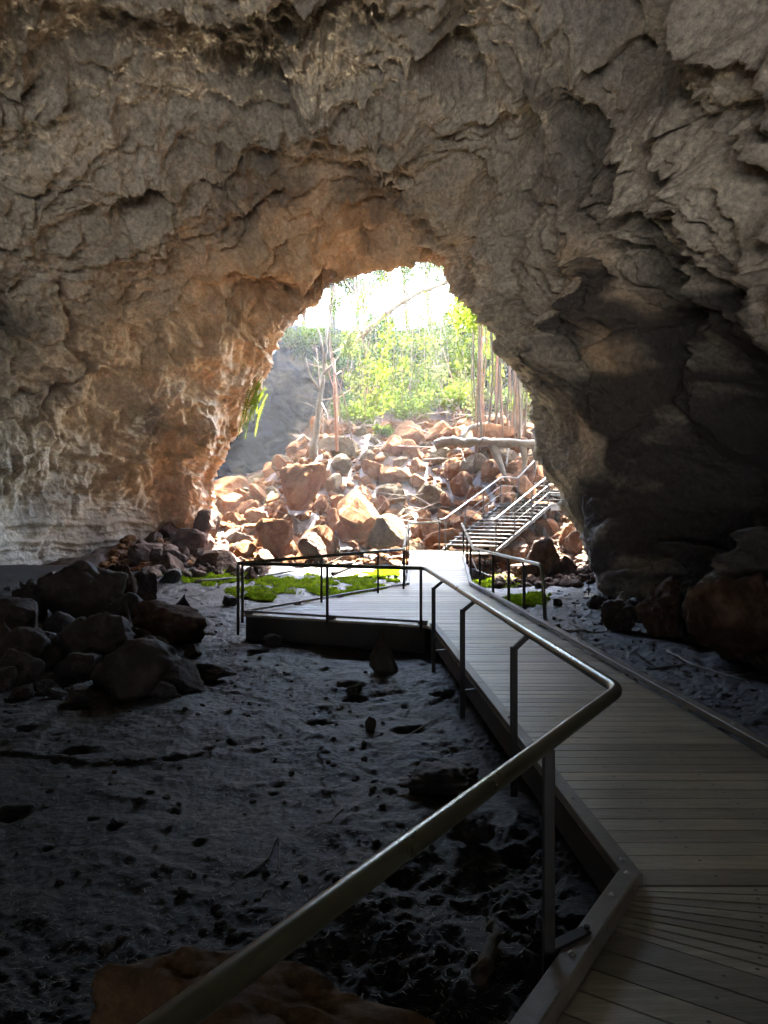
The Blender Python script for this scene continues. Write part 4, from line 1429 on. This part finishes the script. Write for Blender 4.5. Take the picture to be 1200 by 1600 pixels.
limb([(680, 695, 29.5), (705, 688, 29.3), (740, 692, 29), (790, 692, 28.6), (850, 694, 28)], .19, 'thick smooth root log lying level above the staircase with roots reaching down', 'bark_grey', 'fallen_log', 'log',
     [([(768, 694, 28.8), (782, 725, 28.3), (792, 752, 27.8)], .17), ([(815, 694, 28.4), (822, 720, 28.1), (812, 752, 27.8)], .15), ([(832, 694, 28.2), (838, 722, 28), (834, 745, 27.8)], .09), ([(720, 690, 29.2), (730, 668, 30), (770, 660, 31), (800, 690, 31)], .12)], 4, .15)
for i in range(44):
    x = rr.uniform(-3.5, 6.5); y = rr.uniform(27.5, 36); a = rr.uniform(0, 6.28); L_ = rr.uniform(.8, 2.8); z = ground_h(np.array([x]), np.array([y]))[0] + .55
    e = (x + math.cos(a) * L_, y + math.sin(a) * L_ * .5, z + rr.uniform(-.5, .9))
    stick([(x, y, z), ((x + e[0]) / 2, (y + e[1]) / 2, (z + e[2]) / 2 + rr.uniform(0, .3)), e], rr.uniform(.015, .045), 'one of the pale dead branches lying across the mound boulders', mat=rr.choice(['bark_grey', 'vine', 'bark_grey']), group='dead branches on the mound', seed=i, twigs=2)
# tangle of dead stems behind the crest
for i in range(46):
    x = rr.uniform(-3.0, 8.5); y = rr.uniform(34, 41); z = ground_h(np.array([x]), np.array([y]))[0]
    h_ = rr.uniform(1.5, 4.2); a = rr.uniform(-.8, .8)
    stick([(x, y, z - .2), (x + a * .6, y - .1, z + h_ * .5), (x + a * 1.9, y - rr.uniform(0, .6), z + h_)], rr.uniform(.02, .05), 'one of the pale dead stems standing in a tangle behind the mound crest', mat=rr.choice(['bark_grey', 'vine', 'bark_red']), name='dead_sapling', cat='dead sapling', group='dead stems behind the crest', seed=100 + i, twigs=3)

# fern hanging from the left lip
fp = W(404, 590, 28.6)
fern = empty('hanging_fern', fp, 'yellow green fern fronds hanging from the left lip of the cave mouth', 'fern')
for i in range(17):
    a = W(vrs.uniform(395, 419), vrs.uniform(585, 622), 28.4 + vrs.uniform(-.2, .2)); L_ = vrs.uniform(.6, 1.9)
    b = a + Vector((-.28 * L_ + vrs.uniform(-.12, .1), vrs.uniform(-.2, .1), -L_))
    P = [a, a.lerp(b, .4) + Vector((-.1, 0, .05)), b]; mb = MB(); P = bend(P, .6, 6)
    V = []; F = []
    for k, p in enumerate(P):
        w = .07 * math.sin(math.pi * (k + .5) / len(P)) + .012
        for s in (-1, 1):
            b0 = len(V); V += [p, p + Vector((s * w, .01, -.07)), p + Vector((s * w * .2, 0, -.07))]; F.append((b0, b0 + 1, b0 + 2))
        if k: 
            b0 = len(V); o1 = Vector((.014, 0, 0)); V += [P[k - 1] - o1, P[k - 1] + o1, p + o1, p - o1]; F.append((b0, b0 + 1, b0 + 2, b0 + 3))
    mb.add(V, F); mb.build('frond', M['fern'], fern)

# ------------------------------------------------------------------ the air in the cave and pit
hz = bpy.data.meshes.new('haze')
x0, x1, y0, y1, z0, z1 = -75, 75, -62, 112, -6, 24
hz.from_pydata([(x, y, z) for x in (x0, x1) for y in (y0, y1) for z in (z0, z1)], [], [(0, 1, 3, 2), (4, 6, 7, 5), (0, 4, 5, 1), (2, 3, 7, 6), (0, 2, 6, 4), (1, 5, 7, 3)])
hm = bpy.data.materials.new('haze_air'); hm.use_nodes = True
n_ = hm.node_tree.nodes; n_.remove(n_['Principled BSDF'])
vv = n_.new('ShaderNodeVolumePrincipled'); vv.inputs['Color'].default_value = (.92, .96, 1, 1); vv.inputs['Density'].default_value = .0009; vv.inputs['Anisotropy'].default_value = .3
hm.node_tree.links.new(vv.outputs[0], n_['Material Output'].inputs['Volume'])
hz.materials.append(hm)
ho = bpy.data.objects.new('haze', hz); COL.objects.link(ho); tag(ho, 'faint pale haze filling the cave mouth and the pit', 'haze', None, 'stuff')

# more angular stones banked against the left wall and around the left pile
MD = [rock_mesh('boulder', 270 + i, 4, M['dark_rock'], planes=6 + i % 4, rough=.08) for i in range(7)]
placed2 = []
for i in range(110):
    r = rr.choice([.1, .14, .2, .3, .42]) * rr.uniform(.8, 1.2)
    px_ = rr.uniform(-60, 330); pyy = rr.uniform(905, 1095)
    if px_ > 250 - (1095 - pyy) * .1 + 60: continue
    q = px_ground(px_, pyy)
    if r > .3 and px_ > 190: continue
    if any((q.x - a) ** 2 + (q.y - b) ** 2 < ((r + c) * .6) ** 2 for a, b, c in placed2): continue
    placed2.append((q.x, q.y, r))
    place_rock(rr.choice(MD), (q.x, q.y, q.z + r * .3), (r * 1.15, r, r * .8), rot3(), 'one of the dark broken stones banked around the left rock pile', 'dark broken stones of the left rock pile', 'stone', 'stone')
for i in range(50):
    px_ = rr.uniform(930, 1250); base = 935 + (px_ - 930) * .36
    q = px_ground(px_, base + rr.uniform(-6, 16)); r = rr.choice([.06, .1, .16, .25]) * rr.uniform(.8, 1.2)
    place_rock(rr.choice(MD), (q.x, q.y, q.z + r * .25), (r * 1.15, r, r * .8), rot3(), 'one of the dark stones lying along the foot of the right wall', 'dark stones along the foot of the right wall', 'stone', 'stone')
